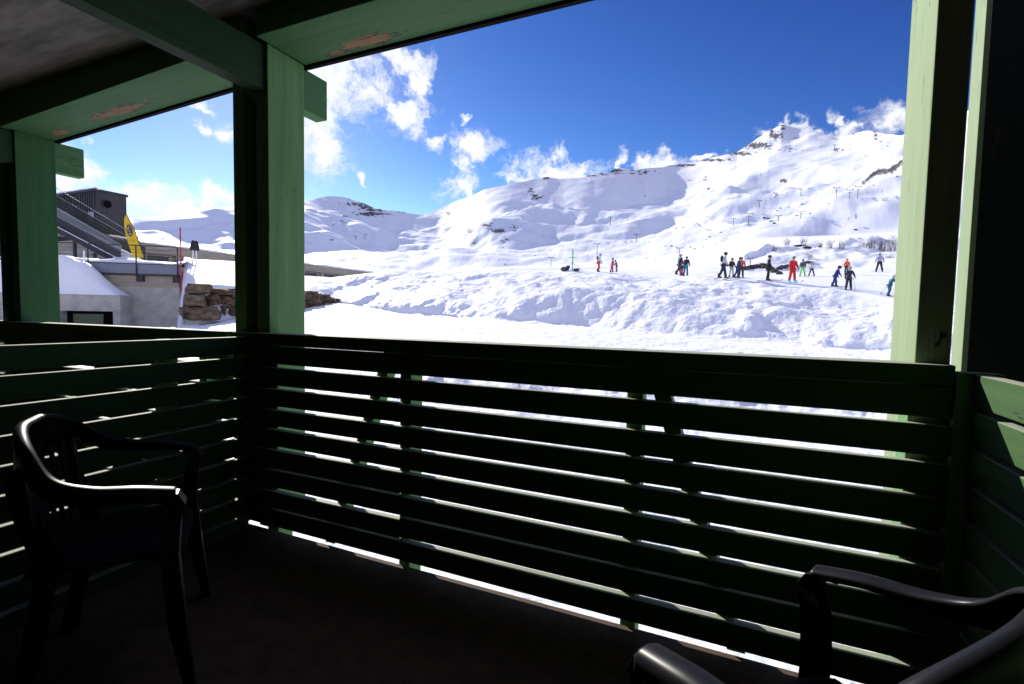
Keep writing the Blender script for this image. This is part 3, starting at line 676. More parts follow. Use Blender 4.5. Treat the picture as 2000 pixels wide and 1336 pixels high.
# long low building running away along the valley, roof under snow
p0 = at(274, 467, 46); XL = p0.x
q1, q2, q3 = onX(459,500,XL), onX(597,514,XL), onX(690,526,XL)
zt = (q1.z+q2.z)/2
r = empty('long_building', (XL, q1.y, 0), 'long low concrete building with snow on its roof, running away behind the middle post', 'building')
MB().box(XL-9, XL, p0.y-3, q3.y+60, zt-.85, zt).build('concrete_band', M_board_conc, r)
MB().box(XL-9, XL-.7, p0.y-3, q3.y+60, -1.5, zt-.851).build('recessed_wall', M_concrete, r)
for k in range(22):
    yy = p0.y+1+k*3.2
    MB().box(XL-.699, XL-.62, yy, yy+1.9, zt-2.4, zt-1.0).build('window', M_glassdark, r)
    MB().box(XL-.45, XL-.15, yy+2.35, yy+2.65, -1.4, zt-.852).build('column', M_concrete, r)
# snow on its roof, uneven
m = MB(); bm = m.bm; ny = 140; nx = 14; g_ = []
for j in range(ny+1):
    y_ = p0.y-3+(q3.y+63-p0.y)*j/ny; row = []
    for i in range(nx+1):
        x_ = XL+.12-9.1*i/nx; h_ = .10+.62*min(1, i/4)+.18*float(fbm(x_*.5, y_*.22, 3, 50))+.10*float(fbm(y_*.9, x_*.8, 2, 51))
        row.append(bm.verts.new((x_, y_, zt+max(.05, h_))))
    g_.append(row)
lo = [[bm.verts.new((v.co.x, v.co.y, zt+.003)) for v in row] for row in (g_[0], g_[-1])]
for j in range(ny):
    for i in range(nx): bm.faces.new((g_[j][i], g_[j+1][i], g_[j+1][i+1], g_[j][i+1]))
e0 = [bm.verts.new((XL+.12, row[0].co.y, zt+.003)) for row in g_]
for j in range(ny): bm.faces.new((g_[j][0], e0[j], e0[j+1], g_[j+1][0]))
m.build('roof_snow', M_snow, r, smooth=True); adopt(r)

# dark clad building with a round window
c0_ = at(186, 369, 50); XD = c0_.x; c1_ = onX(246, 380, XD); zr = (c0_.z+c1_.z)/2
r = empty('clad_building', (XD-8, c0_.y+3, 0), 'tall dark ribbed metal-clad building with one round window, snow lying on its roof edge', 'building')
MB().box(XD-26, XD, c0_.y, c1_.y, -1, zr-.25).build('wall_core', M_clad, r)
m = MB(); nn = 17
for k in range(nn):
    ya = c0_.y+.1+(c1_.y-c0_.y-.2)*k/(nn-1); m.box(XD+.002, XD+.10, ya-.07, ya+.07, 0, zr-.26, .01)
for k in range(60):
    xa = XD-.2-k*.42; m.box(xa-.06, xa+.06, c0_.y-.10, c0_.y-.002, 0, zr-.26, .01)
m.build('cladding_ribs', M_clad, r)
MB().box(XD-26, XD+.16, c0_.y-.16, c1_.y+.12, zr-.249, zr).build('roof', M_metal_dark, r)
w0 = onX(207, 399, XD); m = MB()
bmesh.ops.create_cone(m.bm, cap_ends=True, segments=24, radius1=.44, radius2=.44, depth=.3, matrix=Matrix.Translation((XD+.10, w0.y, w0.z)) @ Matrix.Rotation(PI/2, 4, 'Y'))
w_ = m.build('round_window', M_metal_dark, r); 
m = MB(); bmesh.ops.create_cone(m.bm, cap_ends=True, segments=24, radius1=.38, radius2=.38, depth=.02, matrix=Matrix.Translation((XD+.262, w0.y, w0.z)) @ Matrix.Rotation(PI/2, 4, 'Y')); m.build('pane', M_backwall, w_)
m = MB()
for k in range(40):
    xa = XD-26+k*.66; m.ball((xa, c0_.y+.2, zr+.03), .55, .34, .16+.06*random.random(), 8)
m.build('roof_snow', M_snow, r, smooth=True); adopt(r); 
for ch in w_.children: ch.matrix_parent_inverse = Matrix()
# grey-white sign panel leaning by the clad building
r = empty('notice_panel', (0,0,0), 'small pale grey panel beside the stair, against the dark clad building', 'sign panel')
a_, b_ = at(168, 432, 46), at(187, 414, 46)
MB().bar(((a_.x+b_.x)/2, (a_.y+b_.y)/2, a_.z-.1), ((a_.x+b_.x)/2, (a_.y+b_.y)/2, b_.z), .85, .05, (0,1,0)).build('board', M_grey_metal, r)
MB().box((a_.x+b_.x)/2-.03, (a_.x+b_.x)/2+.03, (a_.y+b_.y)/2+.06, (a_.y+b_.y)/2+.12, 1.0, a_.z+.4).build('stand', M_metal_dark, r); adopt(r)

# open stair coming down from the left
r = empty('outdoor_stair', (0,0,0), 'long dark steel stair with mesh sides, snowy treads, descending past the clad building', 'stair')
S0, S1 = at(30, 400, 41), at(236, 507, 41); S1.y = S0.y+(S1.y-S0.y)
W2 = Vector((.35, 1.7, 0))                                   # across the flight
dS = S1-S0
for off, hh in ((Vector((0,0,0)), (1.0, 1.72)), (W2, (1.75, 2.45))):
    MB().bar(S0+off+Vector((0,0,-.26)), S1+off+Vector((0,0,-.26)), .08, .46, (0,0,1)).build('stringer', M_metal_dark, r)
    MB().bar(S0+off+Vector((0,-.02,-.005)), S1+off+Vector((0,-.02,-.005)), .13, .05, (0,0,1)).build('stringer_snow', M_snow, r)
    for h in hh: MB().tube([S0+off+Vector((0,0,h)), S1+off+Vector((0,0,h*.72))], .05 if off.length < .1 else .03).build('handrail', M_grey_metal, r)
    m = MB()
    for k in range(150):
        p = S0+off+dS*(k/149); f_ = 1-.28*k/149; m.bar(p+Vector((0,0,.02)), p+Vector((0,0,hh[0]*f_)), .03, .03, (1,0,0))
    for h in (.2,.4,.6,.8): m.tube([S0+off+Vector((0,0,h*hh[0])), S1+off+Vector((0,0,h*.72*hh[0]))], .016, 5)
    m.build('mesh_side', M_metal_dark, r)
    m = MB()
    for k in range(95):
        p = S0+off+dS*(k/94); f_ = 1-.28*k/94; m.bar(p+Vector((0,0,hh[0]*f_)), p+dS*.006+Vector((0,0,hh[1]*f_)), .05, .03, (1,0,0))
    if off.length < .1: m.build('balusters', M_grey_metal, r)
    else: m.bm.free()
for k in range(40):
    p = S0+dS*((k+.5)/40); t_ = MB().hexa([p+Vector((-.14,.02,-.1)), p+Vector((.14,.02,-.1)), p+W2+Vector((.14,-.02,-.1)), p+W2+Vector((-.14,-.02,-.1)), p+Vector((-.14,.02,-.06)), p+Vector((.14,.02,-.06)), p+W2+Vector((.14,-.02,-.06)), p+W2+Vector((-.14,-.02,-.06))]).build('tread', M_metal_dark, r)
    q = p+Vector((0,.1,-.03)); MB().hexa([q+Vector((-.13,0,-.028)), q+Vector((.13,0,-.028)), q+W2*.9+Vector((.13,0,-.028)), q+W2*.9+Vector((-.13,0,-.028)), q+Vector((-.10,.04,.05)), q+Vector((.10,.04,.05)), q+W2*.88+Vector((.10,0,.05)), q+W2*.88+Vector((-.10,0,.05))]).build('tread_snow', M_snow, t_)
for f_ in (.3, .75):
    for off in (Vector((0,0,0)), W2):
        p = S0+dS*f_+off; MB().box(p.x-.1, p.x+.1, p.y-.1, p.y+.1, -1, p.z-.6).build('support_post', M_metal_dark, r)
adopt(r)
for ch in r.children:
    for g2 in ch.children: g2.matrix_parent_inverse = Matrix()

# terrace: concrete wall, metal fascia, snow, fence
A = at(176, 531, 33.5); B = at(354, 541, 34.5)
dT = (B-A); dT.z = 0; LT = dT.length; dT.normalize(); nT = Vector((dT.y, -dT.x, 0))
if nT.dot(A-CAMP) > 0: nT = -nT
nT.z = 0
def fr(u, v, z_): return A+dT*u-nT*v+Vector((0,0,z_-A.z))          # u along the wall, v back from it
zs = at(354, 541, 34.5).z; zf0, zf1 = at(345, 537, 34.4).z, at(345, 519, 34.4).z
u_end = LT; u_st = -16
def slab(name, mat, par, u0_, u1_, v0, v1, z0, z1, bev=0):
    P = [fr(u0_,v0,z0), fr(u1_,v0,z0), fr(u1_,v1,z0), fr(u0_,v1,z0), fr(u0_,v0,z1), fr(u1_,v0,z1), fr(u1_,v1,z1), fr(u0_,v1,z1)]
    return MB().hexa(P, bev).build(name, mat, par)
r = empty('terrace_building', fr(LT/2, 2, 0), 'concrete terrace block with a grey-blue metal fascia along its top, snow on the terrace', 'building')
slab('concrete_wall', M_concrete, r, u_st, u_end-.15, 0, 14, -1.2, zf0-.9)
slab('timber_marked_band', M_board_conc, r, u_st, u_end-.15, -.03, 14, zf0-.899, zf0-.06)
slab('fascia', flat('fascia_metal', (.20,.215,.27), .5), r, u_st, u_end+.05, -.30, -.2, zf0, zf1)
slab('fascia_trim', M_metal_dark, r, u_st, u_end+.10, -.34, -.03, zf0-.13, zf0-.001)
slab('fascia_trim', M_metal_dark, r, u_st, u_end+.10, -.33, -.12, zf1+.001, zf1+.06)
slab('terrace_slab', M_concrete, r, u_st, u_end, -.119, 14, zf0-.055, zf1-.1)
for uu in (.62*LT*.9, LT*.96): slab('bracket', M_metal_dark, r, uu-.22, uu+.22, -.25, -.035, zf0-.55, zf0-.131)
m = MB(); bm = m.bm; g_ = []
for j in range(13):
    row = []
    for i in range(90):
        u_ = u_st+(u_end-u_st)*i/89; v_ = -.1+j*1.0
        row.append(bm.verts.new(fr(u_, v_, zf1-.06+(.10 if j == 0 else .42)+.28*float(fbm(u_*.5, v_*.5, 3, 60)))))
    g_.append(row)
for j in range(12):
    for i in range(89): bm.faces.new((g_[j][i], g_[j][i+1], g_[j+1][i+1], g_[j+1][i]))
bb = [bm.verts.new(fr(u_st+(u_end-u_st)*i/89, -.1, zf1-.12)) for i in range(90)]
for i in range(89): bm.faces.new((g_[0][i], bb[i], bb[i+1], g_[0][i+1]))
m.build('terrace_snow', M_snow, r, smooth=True)
p = fr(LT-.02, -.12, 0); MB().tube([(p.x,p.y,-1), (p.x,p.y,zf0-1.2)], .07).build('downpipe', M_grey_metal, r)
adopt(r)
r = empty('terrace_fence', fr(LT*.5, -.2, zf0), 'thin dark metal fence with wires along the edge of the terrace', 'fence')
zp = at(349, 484, 34.4).z
for uu in (-8, -3.2, .02*LT, .535*LT, LT-.05):
    p = fr(uu, -.37, 0); MB().box(p.x-.03, p.x+.03, p.y-.03, p.y+.03, zf0-.2, zp).build('fence_post', M_metal_dark, r)
a_, b_ = fr(-8, -.37, zp), fr(LT-.05, -.37, zp)
MB().tube([a_, b_], .035, 6).build('handrail', M_metal_dark, r)
for h in (.28,.5,.72,.94): MB().tube([a_-Vector((0,0,h)), b_-Vector((0,0,h))], .010, 5).build('wire', M_metal_dark, r)
adopt(r)
p = fr(.0, -.55, 0); tag(MB().tube([(p.x,p.y,1.2), (p.x,p.y,at(175,492,33.5).z)], .06).build('white_pole', M_white, origin=(p.x,p.y,1.2)), 'thin white plastic pole in front of the terrace fascia', 'pole')

# low annex with dark opening and a heap of snow on top
A2 = at(-60, 577, 30); B2 = at(234, 577, 32.2)
d2 = (B2-A2); d2.z = 0; L2_ = d2.length; d2.normalize(); n2 = Vector((d2.y, -d2.x, 0))
if n2.dot(A2-CAMP) > 0: n2 = -n2
def f2(u, v, z_): return Vector((A2.x, A2.y, 0))+d2*u-n2*v+Vector((0,0,z_))
za_ = B2.z
def slab2(name, mat, par, u0_, u1_, v0, v1, z0, z1):
    P = [f2(u0_,v0,z0), f2(u1_,v0,z0), f2(u1_,v1,z0), f2(u0_,v1,z0), f2(u0_,v0,z1), f2(u1_,v0,z1), f2(u1_,v1,z1), f2(u0_,v1,z1)]
    return MB().hexa(P).build(name, mat, par)
r = empty('low_annex', f2(L2_*.6, 1, 0), 'low pale concrete annex with a dark opening, a notice sheet inside', 'building')
zo = at(200, 608, 31.9).z
uo0, uo1 = L2_*.575, L2_*.948
slab2('lintel', M_concrete, r, 0, L2_, 0, 2.6, zo, za_)
slab2('wall_pier', M_concrete, r, uo1, L2_, 0, 2.6, -1.2, zo-.001)
slab2('wall_pier', M_concrete, r, 0, uo0, 0, 2.6, -1.2, zo-.001)
slab2('opening_back', M_backwall, r, uo0, uo1, .9, 1.0, -1.2, zo-.001)
slab2('notice_sheet', flat('sheet_green', (.12,.15,.09)), r, uo0+.35, uo0+2.0, .84, .88, zo-1.0, zo-.2)
adopt(r)
m = MB(); bm = m.bm; g_ = []
NH = 30
ur = L2_*.975; ul = -3
prof_h = [(0,1.7),(.35,2.35),(.62,2.45),(.70,2.2),(.80,1.5),(.9,.75),(1,.02)]
for i in range(61):
    u_ = ul+(ur-ul)*i/60; f_ = max(0, u_/ur); h_ = float(np.interp(f_, [q[0] for q in prof_h], [q[1] for q in prof_h])); row = []
    for j in range(15):
        v_ = -.02+2.8*j/14; row.append(bm.verts.new(f2(u_, v_, za_+.004+h_*math.sin(PI*min(1, .12+.88*j/14))**.7*(1+.10*float(fbm(u_*.8, v_*.9, 3, 70))) if 0 < j < 14 else za_+.004)))
    g_.append(row)
for i in range(60):
    for j in range(14): bm.faces.new((g_[i][j], g_[i+1][j], g_[i+1][j+1], g_[i][j+1]))
tag(m.build('snow_heap', M_snow, smooth=True, origin=f2(L2_*.7, 1, za_)), 'heap of snow piled on top of the low concrete annex', 'snow heap')

# feather flag
def pxy(px, py, d=38): return at(px, py, d)
r = empty('feather_flag', pxy(270, 503), 'yellow feather flag with a dark round emblem, leaning beside the clad building', 'flag')
edge = [(233,384),(240,400),(247,418),(254,432),(261,446),(268,463),(275,482),(281,501)]
MB().tube([pxy(*q) for q in edge]+[pxy(283,512)], [.012,.016,.02,.024,.028,.03,.034,.036,.04], 6).build('flag_pole', M_metal_dark, r)
outl = [(245,420),(242.5,428),(242.5,440),(245,455),(250,474),(256,492),(259,503)]
m = MB(); bm = m.bm
rightp = [(248,420),(253,431),(260,446),(267,463),(274,482),(280,498),(281,503)]
rowsf = []
for k in range(25):
    t_ = k/24*6; i = min(5, int(t_)); f_ = t_-i
    L_ = [outl[i][j]+(outl[i+1][j]-outl[i][j])*f_ for j in (0,1)]; R_ = [rightp[i][j]+(rightp[i+1][j]-rightp[i][j])*f_ for j in (0,1)]
    rowsf.append([(L_[0]+(R_[0]-L_[0])*s_/6, L_[1]+(R_[1]-L_[1])*s_/6, 38+.05*math.sin(k*.55+s_*.9)) for s_ in range(7)])
gv = [[bm.verts.new(at(*q)) for q in row] for row in rowsf]
for a_, b_ in zip(gv, gv[1:]):
    for k in range(6): bm.faces.new((a_[k], a_[k+1], b_[k+1], b_[k]))
m_yel = flat('flag_yellow', (.78,.52,.02))
sail = m.build('sail', m_yel, r, smooth=True); sm_ = sail.modifiers.new('t', 'SOLIDIFY'); sm_.thickness = .012
cm0 = flat('emblem_pale', (.45,.43,.38))
def disc(px, py, rx, ry, d, name, mat, par, seg=20, rot=0.3):
    m = MB(); vs = []
    for k in range(seg):
        a = 2*PI*k/seg; x_, y_ = rx*math.cos(a), ry*math.sin(a)
        vs.append(m.bm.verts.new(at(px+x_*math.cos(rot)-y_*math.sin(rot), py+x_*math.sin(rot)+y_*math.cos(rot), d)))
    m.bm.faces.new(vs); return m.build(name, mat, par)
disc(252.5, 450, 5.2, 12, 37.91, 'emblem', flat('emblem_brown', (.10,.075,.06)), r, rot=-.22)
disc(250.2, 446, 1.3, 4.2, 37.87, 'emblem_mark', cm0, r, rot=.25)
disc(254.2, 457, 2.6, 1.5, 37.87, 'emblem_mark', cm0, r, rot=.5)
disc(252.6, 451, 1.9, .9, 37.868, 'emblem_mark', cm0, r, rot=-.3)
for (yy, x0, x1) in ((470, 254, 263), (477, 256, 265), (484, 258, 268), (491, 261, 271)):
    a_, b_ = at(x0, yy, 37.89), at(x1, yy+1, 37.89); MB().bar(a_, b_, .008, .05).build('printed_line', flat('print_ochre', (.45,.28,.02)), r)
adopt(r)

# red snow stake
b0 = at(354, 566, 33.6); t0 = at(354, 444, 33.6)
r = empty('snow_stake', b0, 'tall thin red snow stake in front of the boulder wall, beside the terrace corner', 'snow stake')
M_red = flat('stake_red', (.55,.03,.04)); M_org = flat('stake_band', (.8,.25,.2))
for k in range(4):
    a_ = b0.lerp(t0, k/4); c_ = b0.lerp(t0, (k+1)/4-.012); MB().tube([(b0.x,b0.y,a_.z), (b0.x,b0.y,c_.z)], .045, 8).build('stake_section', M_red, r)
    if k < 3: MB().tube([(b0.x,b0.y,c_.z+.001), (b0.x,b0.y,c_.z+.05)], .046, 8).build('reflective_band', M_org, r)
MB().tube([(b0.x,b0.y,-.8), (b0.x,b0.y,b0.z-.002)], .04, 8).build('stake_foot', M_red, r)
adopt(r)
# black sack hung over two white poles
q0 = hit(380, 513); dq = dep(q0)
r = empty('covered_sign', q0, 'black sack pulled over a sign on two white poles in the snow', 'covered sign')
k_ = dq/FPX
for s in (-3.5, 3.5):
    a_ = at(380+s, 507, dq); MB().tube([a_-Vector((0,0,.4)), at(380+s*.9, 478, dq)], .045, 8).build('white_leg', M_white, r)
m = MB(); cc = at(380, 480, dq)
pf = [(0,.34),(.05,.30),(.14,.22),(.30,.05),(.36,-.20),(.27,-.33),(0,-.30)]
for i, (hw, hz) in enumerate([(.34,-.32),(.36,-.16),(.27,.06),(.22,.24),(.13,.36),(.04,.42)]):
    pass
rings = []
for (hw, hz) in [(.30,-.36),(.37,-.22),(.31,-.02),(.25,.16),(.20,.30),(.08,.38)]:
    rings.append([m.bm.verts.new(cc+Vector((hw*math.cos(a)*cy, hw*math.cos(a)*-sy+.16*math.sin(a), hz+.03*math.sin(3*a)))) for a in [2*PI*k/14 for k in range(14)]])
for a_, b_ in zip(rings, rings[1:]):
    for k in range(14): m.bm.faces.new((a_[k], a_[(k+1)%14], b_[(k+1)%14], b_[k]))
m.bm.faces.new(rings[0][::-1]); m.bm.faces.new(rings[-1])
m.build('black_sack', flat('sack_black', (.02,.018,.02)), r, smooth=True); adopt(r)

# boulder retaining wall
def stone(m, x0, y0, x1, y1, d, rnd, thick=1.1):
    """irregular block filling a given rectangle of the wall"""
    P = []
    cs = [(x0,y1),(x1,y1),(x1,y0),(x0,y0)]
    n0 = len(m.bm.verts)
    bm2 = bmesh.new(); bmesh.ops.create_cube(bm2, size=1); bmesh.ops.subdivide_edges(bm2, edges=bm2.edges, cuts=5, use_grid_fill=True)
    sd = rnd.random()*50
    for v in bm2.verts:
        c = v.co.copy()
        # rounded box
        rr = Vector((c.x, c.y, c.z)); nn_ = max(abs(rr.x), abs(rr.y), abs(rr.z))
        sph = rr.normalized()*.62; c = rr.lerp(sph, .30)
        nz = float(fbm(c.x*2.2+sd, c.z*2.2+c.y*1.7, 4, 80)); c *= 1+.22*nz; c.x += .10*float(pn(c.z*1.5+sd, sd)); c.z += .10*float(pn(c.x*1.4+sd, sd+9))
        px = x0+(x1-x0)*(c.x+.5); py = y1+(y0-y1)*(c.z+.5)
        q = at(px, py, d + thick*(c.y+.5)); v.co = q
    me_ = bpy.data.meshes.new('tmp'); bm2.to_mesh(me_); bm2.free(); m.bm.from_mesh(me_); bpy.data.meshes.remove(me_)
rnd = random.Random(5); m = MB()
ST = [(363,554,411,573),(412,563,462,576),(358,575,399,599),(401,576,429,596),(431,577,462,596),(358,599,428,625),(429,598,442,618),(443,597,470,617),(350,600,360,626),
 (462,565,500,580),(500,566,545,582),(545,568,597,586),(464,580,510,600),(512,582,560,602),(560,586,598,604),(470,600,530,622),
 (596,573,626,596),(625,574,645,586),(623,589,636,598),(634,581,655,592),(653,582,665,590),(592,594,612,601),(598,568,620,575)]
for (x0, y0, x1, y1) in ST: stone(m, x0+.3, y0+.3, x1-.3, y1-.3, 31.0+(x0-358)*.0295, rnd, 1.6)
def dpt(px): return 31.3+(px-358)*.031
sw = tag(m.build('boulder_wall', M_stone, smooth=False, origin=at(500, 620, 36)), 'wall of big brown boulders holding back the snow, beside and behind the middle post', 'wall')

# ------------------------------------------------------------------ people on the piste
def skin_obj(name, verts, edges, radii, mat, parent=None, lvl=1):
    me_ = bpy.data.meshes.new(name); me_.from_pydata([tuple(v) for v in verts], edges, []); me_.materials.append(mat)
    o = link(name, me_, parent)
    sk = o.modifiers.new('skin', 'SKIN'); sk.use_smooth_shade = True
    d = me_.skin_vertices[0].data
    for i, r_ in enumerate(radii):
        d[i].radius = r_ if isinstance(r_, tuple) else (r_, r_)
        d[i].use_root = (i == 0)
    ss = o.modifiers.new('sub', 'SUBSURF'); ss.levels = lvl; ss.render_levels = lvl
    return o
MATS = {}
def cm_(c):
    k = tuple(c)
    if k not in MATS: MATS[k] = flat('cloth_%d' % len(MATS), k, .75)
    return MATS[k]
M_skin = flat('skin', (.55,.33,.24), .6)
def person(px, py, hp, face, label, jacket, trousers, hat, lean=4, legs=((6,4,4),(-4,6,4)), arms=((10,12,25),(5,12,25)), boots=(.03,.03,.035), ski=None, kid=False, hood=None, group=None, sub=None):
    q = hit(px, py)
    if dep(q) > 75:
        q = hit(px, py+3)
    H = hp*dep(q)/FPX; s = H/1.78; hs = 1.28 if kid else 1.0
    v = q-CAMP; yaw = -(math.atan2(v.x, v.y)+math.radians(face))
    rx = lambda a: math.radians(a)
    L = math.radians(lean)
    def tors(x, y, z):     # lean the trunk about the hips
        dz = z-.95; return Vector((x, y*math.cos(L)+dz*math.sin(L), .95+dz*math.cos(L)-y*math.sin(L)))
    pel = Vector((0,0,.95)); waist = tors(0,0,1.10); chest = tors(0,.01,1.32); neck = tors(0,.0,1.49); hd1 = tors(0,.02,1.58); hd2 = tors(0,.03,1.68)
    V_ = [pel, waist, chest, neck, hd1, hd2]; E_ = [(0,1),(1,2),(2,3),(3,4),(4,5)]; R_ = [(.13,.10),(.125,.095),(.155,.105),.055,.078*hs,.085*hs]
    low = 1e9; LG = []
    for sd, (f, kb, ab) in zip((-1,1), legs):
        hip = Vector((sd*.09,0,.90)); f, kb, ab = rx(f), rx(kb), rx(ab)
        d1 = Vector((sd*math.sin(ab), math.sin(f), -math.cos(f)*math.cos(ab))); knee = hip+d1*.43
        d2 = Vector((sd*math.sin(ab), math.sin(f-kb), -math.cos(f-kb)*math.cos(ab))); ank = knee+d2*.42
        toe = ank+Vector((sd*.02,.15,-.05)); low = min(low, ank.z-.10); LG.append((hip, knee, ank, toe))
        b_ = len(V_); V_ += [hip, knee, ank, toe]; E_ += [(0,b_),(b_,b_+1),(b_+1,b_+2),(b_+2,b_+3)]; R_ += [.095,.062,.045,.035]
    AR = []
    for sd, (f, ab, eb) in zip((-1,1), arms):
        sh = tors(sd*.19,0,1.42); f, ab, eb = rx(f), rx(ab), rx(eb)
        d1 = Vector((sd*math.sin(ab), math.sin(f), -math.cos(f)*math.cos(ab))); el = sh+d1*.28
        d2 = Vector((sd*math.sin(ab*.4), math.sin(f+eb), -math.cos(f+eb))); wr = el+d2*.25; hn = wr+d2*.08
        AR.append((sh, el, wr, hn, d2)); b_ = len(V_); V_ += [sh, el, wr, hn]; E_ += [(2,b_),(b_,b_+1),(b_+1,b_+2),(b_+2,b_+3)]; R_ += [.065,.045,.03,.03]
    off = Vector((0,0,-low)); V_ = [p+off for p in V_]; pel, waist, chest, neck, hd1, hd2 = V_[:6]
    LG = [tuple(p+off for p in t_) for t_ in LG]; AR = [tuple(p+off for p in t_[:4])+(t_[4],) for t_ in AR]
    b = skin_obj('person', V_, E_, R_, M_skin)
    tag(b, label, 'person', group)
    # jacket
    jv = [pel+Vector((0,0,-.05)), waist, chest, neck+Vector((0,0,-.03))]; je = [(0,1),(1,2),(2,3)]; jr = [(.19,.15),(.18,.14),(.205,.155),(.085,.085)]
    for (sh, el, wr, hn, d2) in AR:
        k = len(jv); jv += [sh, el, wr]; je += [(2,k),(k,k+1),(k+1,k+2)]; jr += [.10,.080,.062]
    skin_obj('jacket', jv, je, jr, cm_(jacket), b)
    tv = [pel+Vector((0,0,.02))]; te = []; tr = [(.17,.135)]
    for (hip, knee, ank, toe) in LG:
        k = len(tv); tv += [hip, knee, ank+Vector((0,0,.03))]; te += [(0,k),(k,k+1),(k+1,k+2)]; tr += [.125,.100,.092]
    skin_obj('trousers', tv, te, tr, cm_(trousers), b)
    T_ = Matrix()
    m = MB(); m.ball(hd2+Vector((0,-.015,.02)), .112*hs, .128*hs, .118*hs, 14); m.build('helmet', cm_(hat), b, smooth=True)
    m = MB(); m.ball(hd2+Vector((0,.085*hs,-.02)), .085*hs, .04*hs, .04*hs, 10); m.build('goggles', cm_((.03,.03,.04)), b, smooth=True)
    m = MB(); m.ball(hd1+Vector((0,.085*hs,.02)), .016, .02, .022, 6); m.build('nose', M_skin, b, smooth=True)
    if hood: m = MB(); m.ball(chest+Vector((0,-.19,.02)), .15, .11, .24, 12); m.build('backpack', cm_(hood), b, smooth=True)
    for sd, (sh, el, wr, hn, d2) in zip((-1,1), AR):
        m = MB(); m.ball(wr+d2*.05, .045, .04, .05, 8)
        side = Vector((sd,0,0)).cross(d2).normalized()
        for k, ln in enumerate((.055,.065,.06,.048)):
            p = wr+d2*.085+side*((k-1.5)*.022); m.tube([p, p+d2*ln*.6+Vector((-sd*.006,0,0)), p+d2*ln+Vector((-sd*.022,0,0))], [.012,.011,.008], 6)
        p = wr+d2*.04+side*.035; m.tube([p, p+side*.03+d2*.03, p+side*.035+d2*.055], [.013,.012,.009], 6)
        m.build('glove', cm_((.03,.03,.035)), b, smooth=True)
    bc = boots
    for sd, (hip, knee, ank, toe) in zip((-1,1), LG):
        m = MB(); z0 = ank.z-.10
        m.box(ank.x-.05, ank.x+.05, ank.y-.10, ank.y+.19, z0+.001, z0+.10, .02); m.box(ank.x-.055, ank.x+.055, ank.y-.085, ank.y+.075, z0+.08, z0+.30, .02)
        m.build('ski_boot', cm_(bc), b)
        if ski:
            m = MB(); w = .042
            pr = [(-.72,0),(-.70,.012),(.80,.012),(.95,.05),(1.0,.10)]
            for (y0, h0), (y1, h1) in zip(pr, pr[1:]):
                m.hexa([(ank.x-w, ank.y+y0, z0-.03+h0), (ank.x+w, ank.y+y0, z0-.03+h0), (ank.x+w, ank.y+y1, z0-.03+h1), (ank.x-w, ank.y+y1, z0-.03+h1),
                        (ank.x-w, ank.y+y0, z0-.014+h0), (ank.x+w, ank.y+y0, z0-.014+h0), (ank.x+w, ank.y+y1, z0-.014+h1), (ank.x-w, ank.y+y1, z0-.014+h1)])
            m.build('ski', cm_(ski), b)
    b.location = q+Vector((0,0,.01)); b.rotation_euler = (0,0,yaw); b.scale = (s,s,s)
    return b, [b.matrix_basis, AR, s, q]
KD = dict(kid=True)
BLK = (.02,.02,.022); NAVY = (.02,.03,.085)
person(1168,531,35,75,'skier in white jacket and red trousers with a grey backpack, leftmost on the piste', (.75,.76,.80), (.65,.03,.03), (.35,.36,.42), lean=14, legs=((20,34,3),(8,26,3)), hood=(.12,.12,.15))
person(1195,532,27,60,'child in pink ski suit with a teal helmet, beside a smaller child', (.55,.10,.20), (.60,.06,.25), (.05,.22,.28), lean=6, legs=((0,6,12),(0,6,12)), **KD)
person(1204,531,22,250,'small child in dark purple suit beside the child in pink', (.14,.06,.16), (.10,.08,.15), (.10,.08,.14), lean=16, legs=((4,8,6),(0,8,6)), arms=((40,20,10),(-20,25,5)), **KD)
person(1326,538,41,55,'skier in navy jacket and pink hat striding, arm round a smaller skier', NAVY, (.02,.022,.04), (.75,.18,.22), lean=8, legs=((22,6,4),(-22,10,4)), ski=None)
person(1331,539,24,200,'small child in red trousers half hidden between two skiers in dark jackets', (.03,.05,.10), (.60,.05,.10), (.10,.10,.14), **KD)
person(1339,539,37,20,'skier in black jacket and teal trousers next to the one in the pink hat', (.015,.02,.025), (.02,.22,.30), BLK, lean=10, legs=((8,10,8),(-6,10,8)))
person(1412,544,50,80,'tall skier in white and black jacket, dark trousers and black helmet, stepping forward on skis', (.60,.61,.66), (.02,.025,.05), BLK, lean=8, legs=((18,10,4),(-16,8,4)), ski=(.03,.03,.04), hood=(.02,.02,.03))
person(1428,542,36,150,'child in brown-black jacket and pale trousers behind the tall skier in white', (.05,.035,.03), (.55,.68,.75), (.35,.30,.15), **KD)
person(1440,543,39,100,'skier in navy suit leaning forward beside the orange jacket', (.03,.05,.16), (.03,.05,.14), (.03,.03,.05), lean=12, legs=((6,8,5),(-10,8,5)), ski=(.55,.50,.15))
person(1447,543,39,170,'skier in orange jacket and brown trousers beside the navy suit', (.80,.16,.06), (.09,.06,.05), (.55,.12,.06), lean=4)
person(1500,548,47,85,'skier dressed all in black standing sideways on skis before dark rocks', (.015,.015,.018), (.015,.015,.018), (.05,.05,.055), lean=2, legs=((2,4,1),(-2,4,1)), arms=((8,4,35),(4,4,35)), ski=(.02,.02,.022))
person(1547,552,49,150,'skier in bright red suit with turquoise boots and an olive helmet', (.70,.02,.02), (.72,.02,.02), (.30,.36,.22), lean=3, legs=((4,6,5),(-4,6,5)), boots=(.05,.45,.60), ski=(.10,.50,.62))
person(1567,540,32,180,'skier in grey jacket and lime green trousers, right of the red suit', (.08,.10,.12), (.35,.80,.25), (.05,.05,.06), lean=4, legs=((2,8,9),(2,8,9)), ski=(.2,.2,.2))
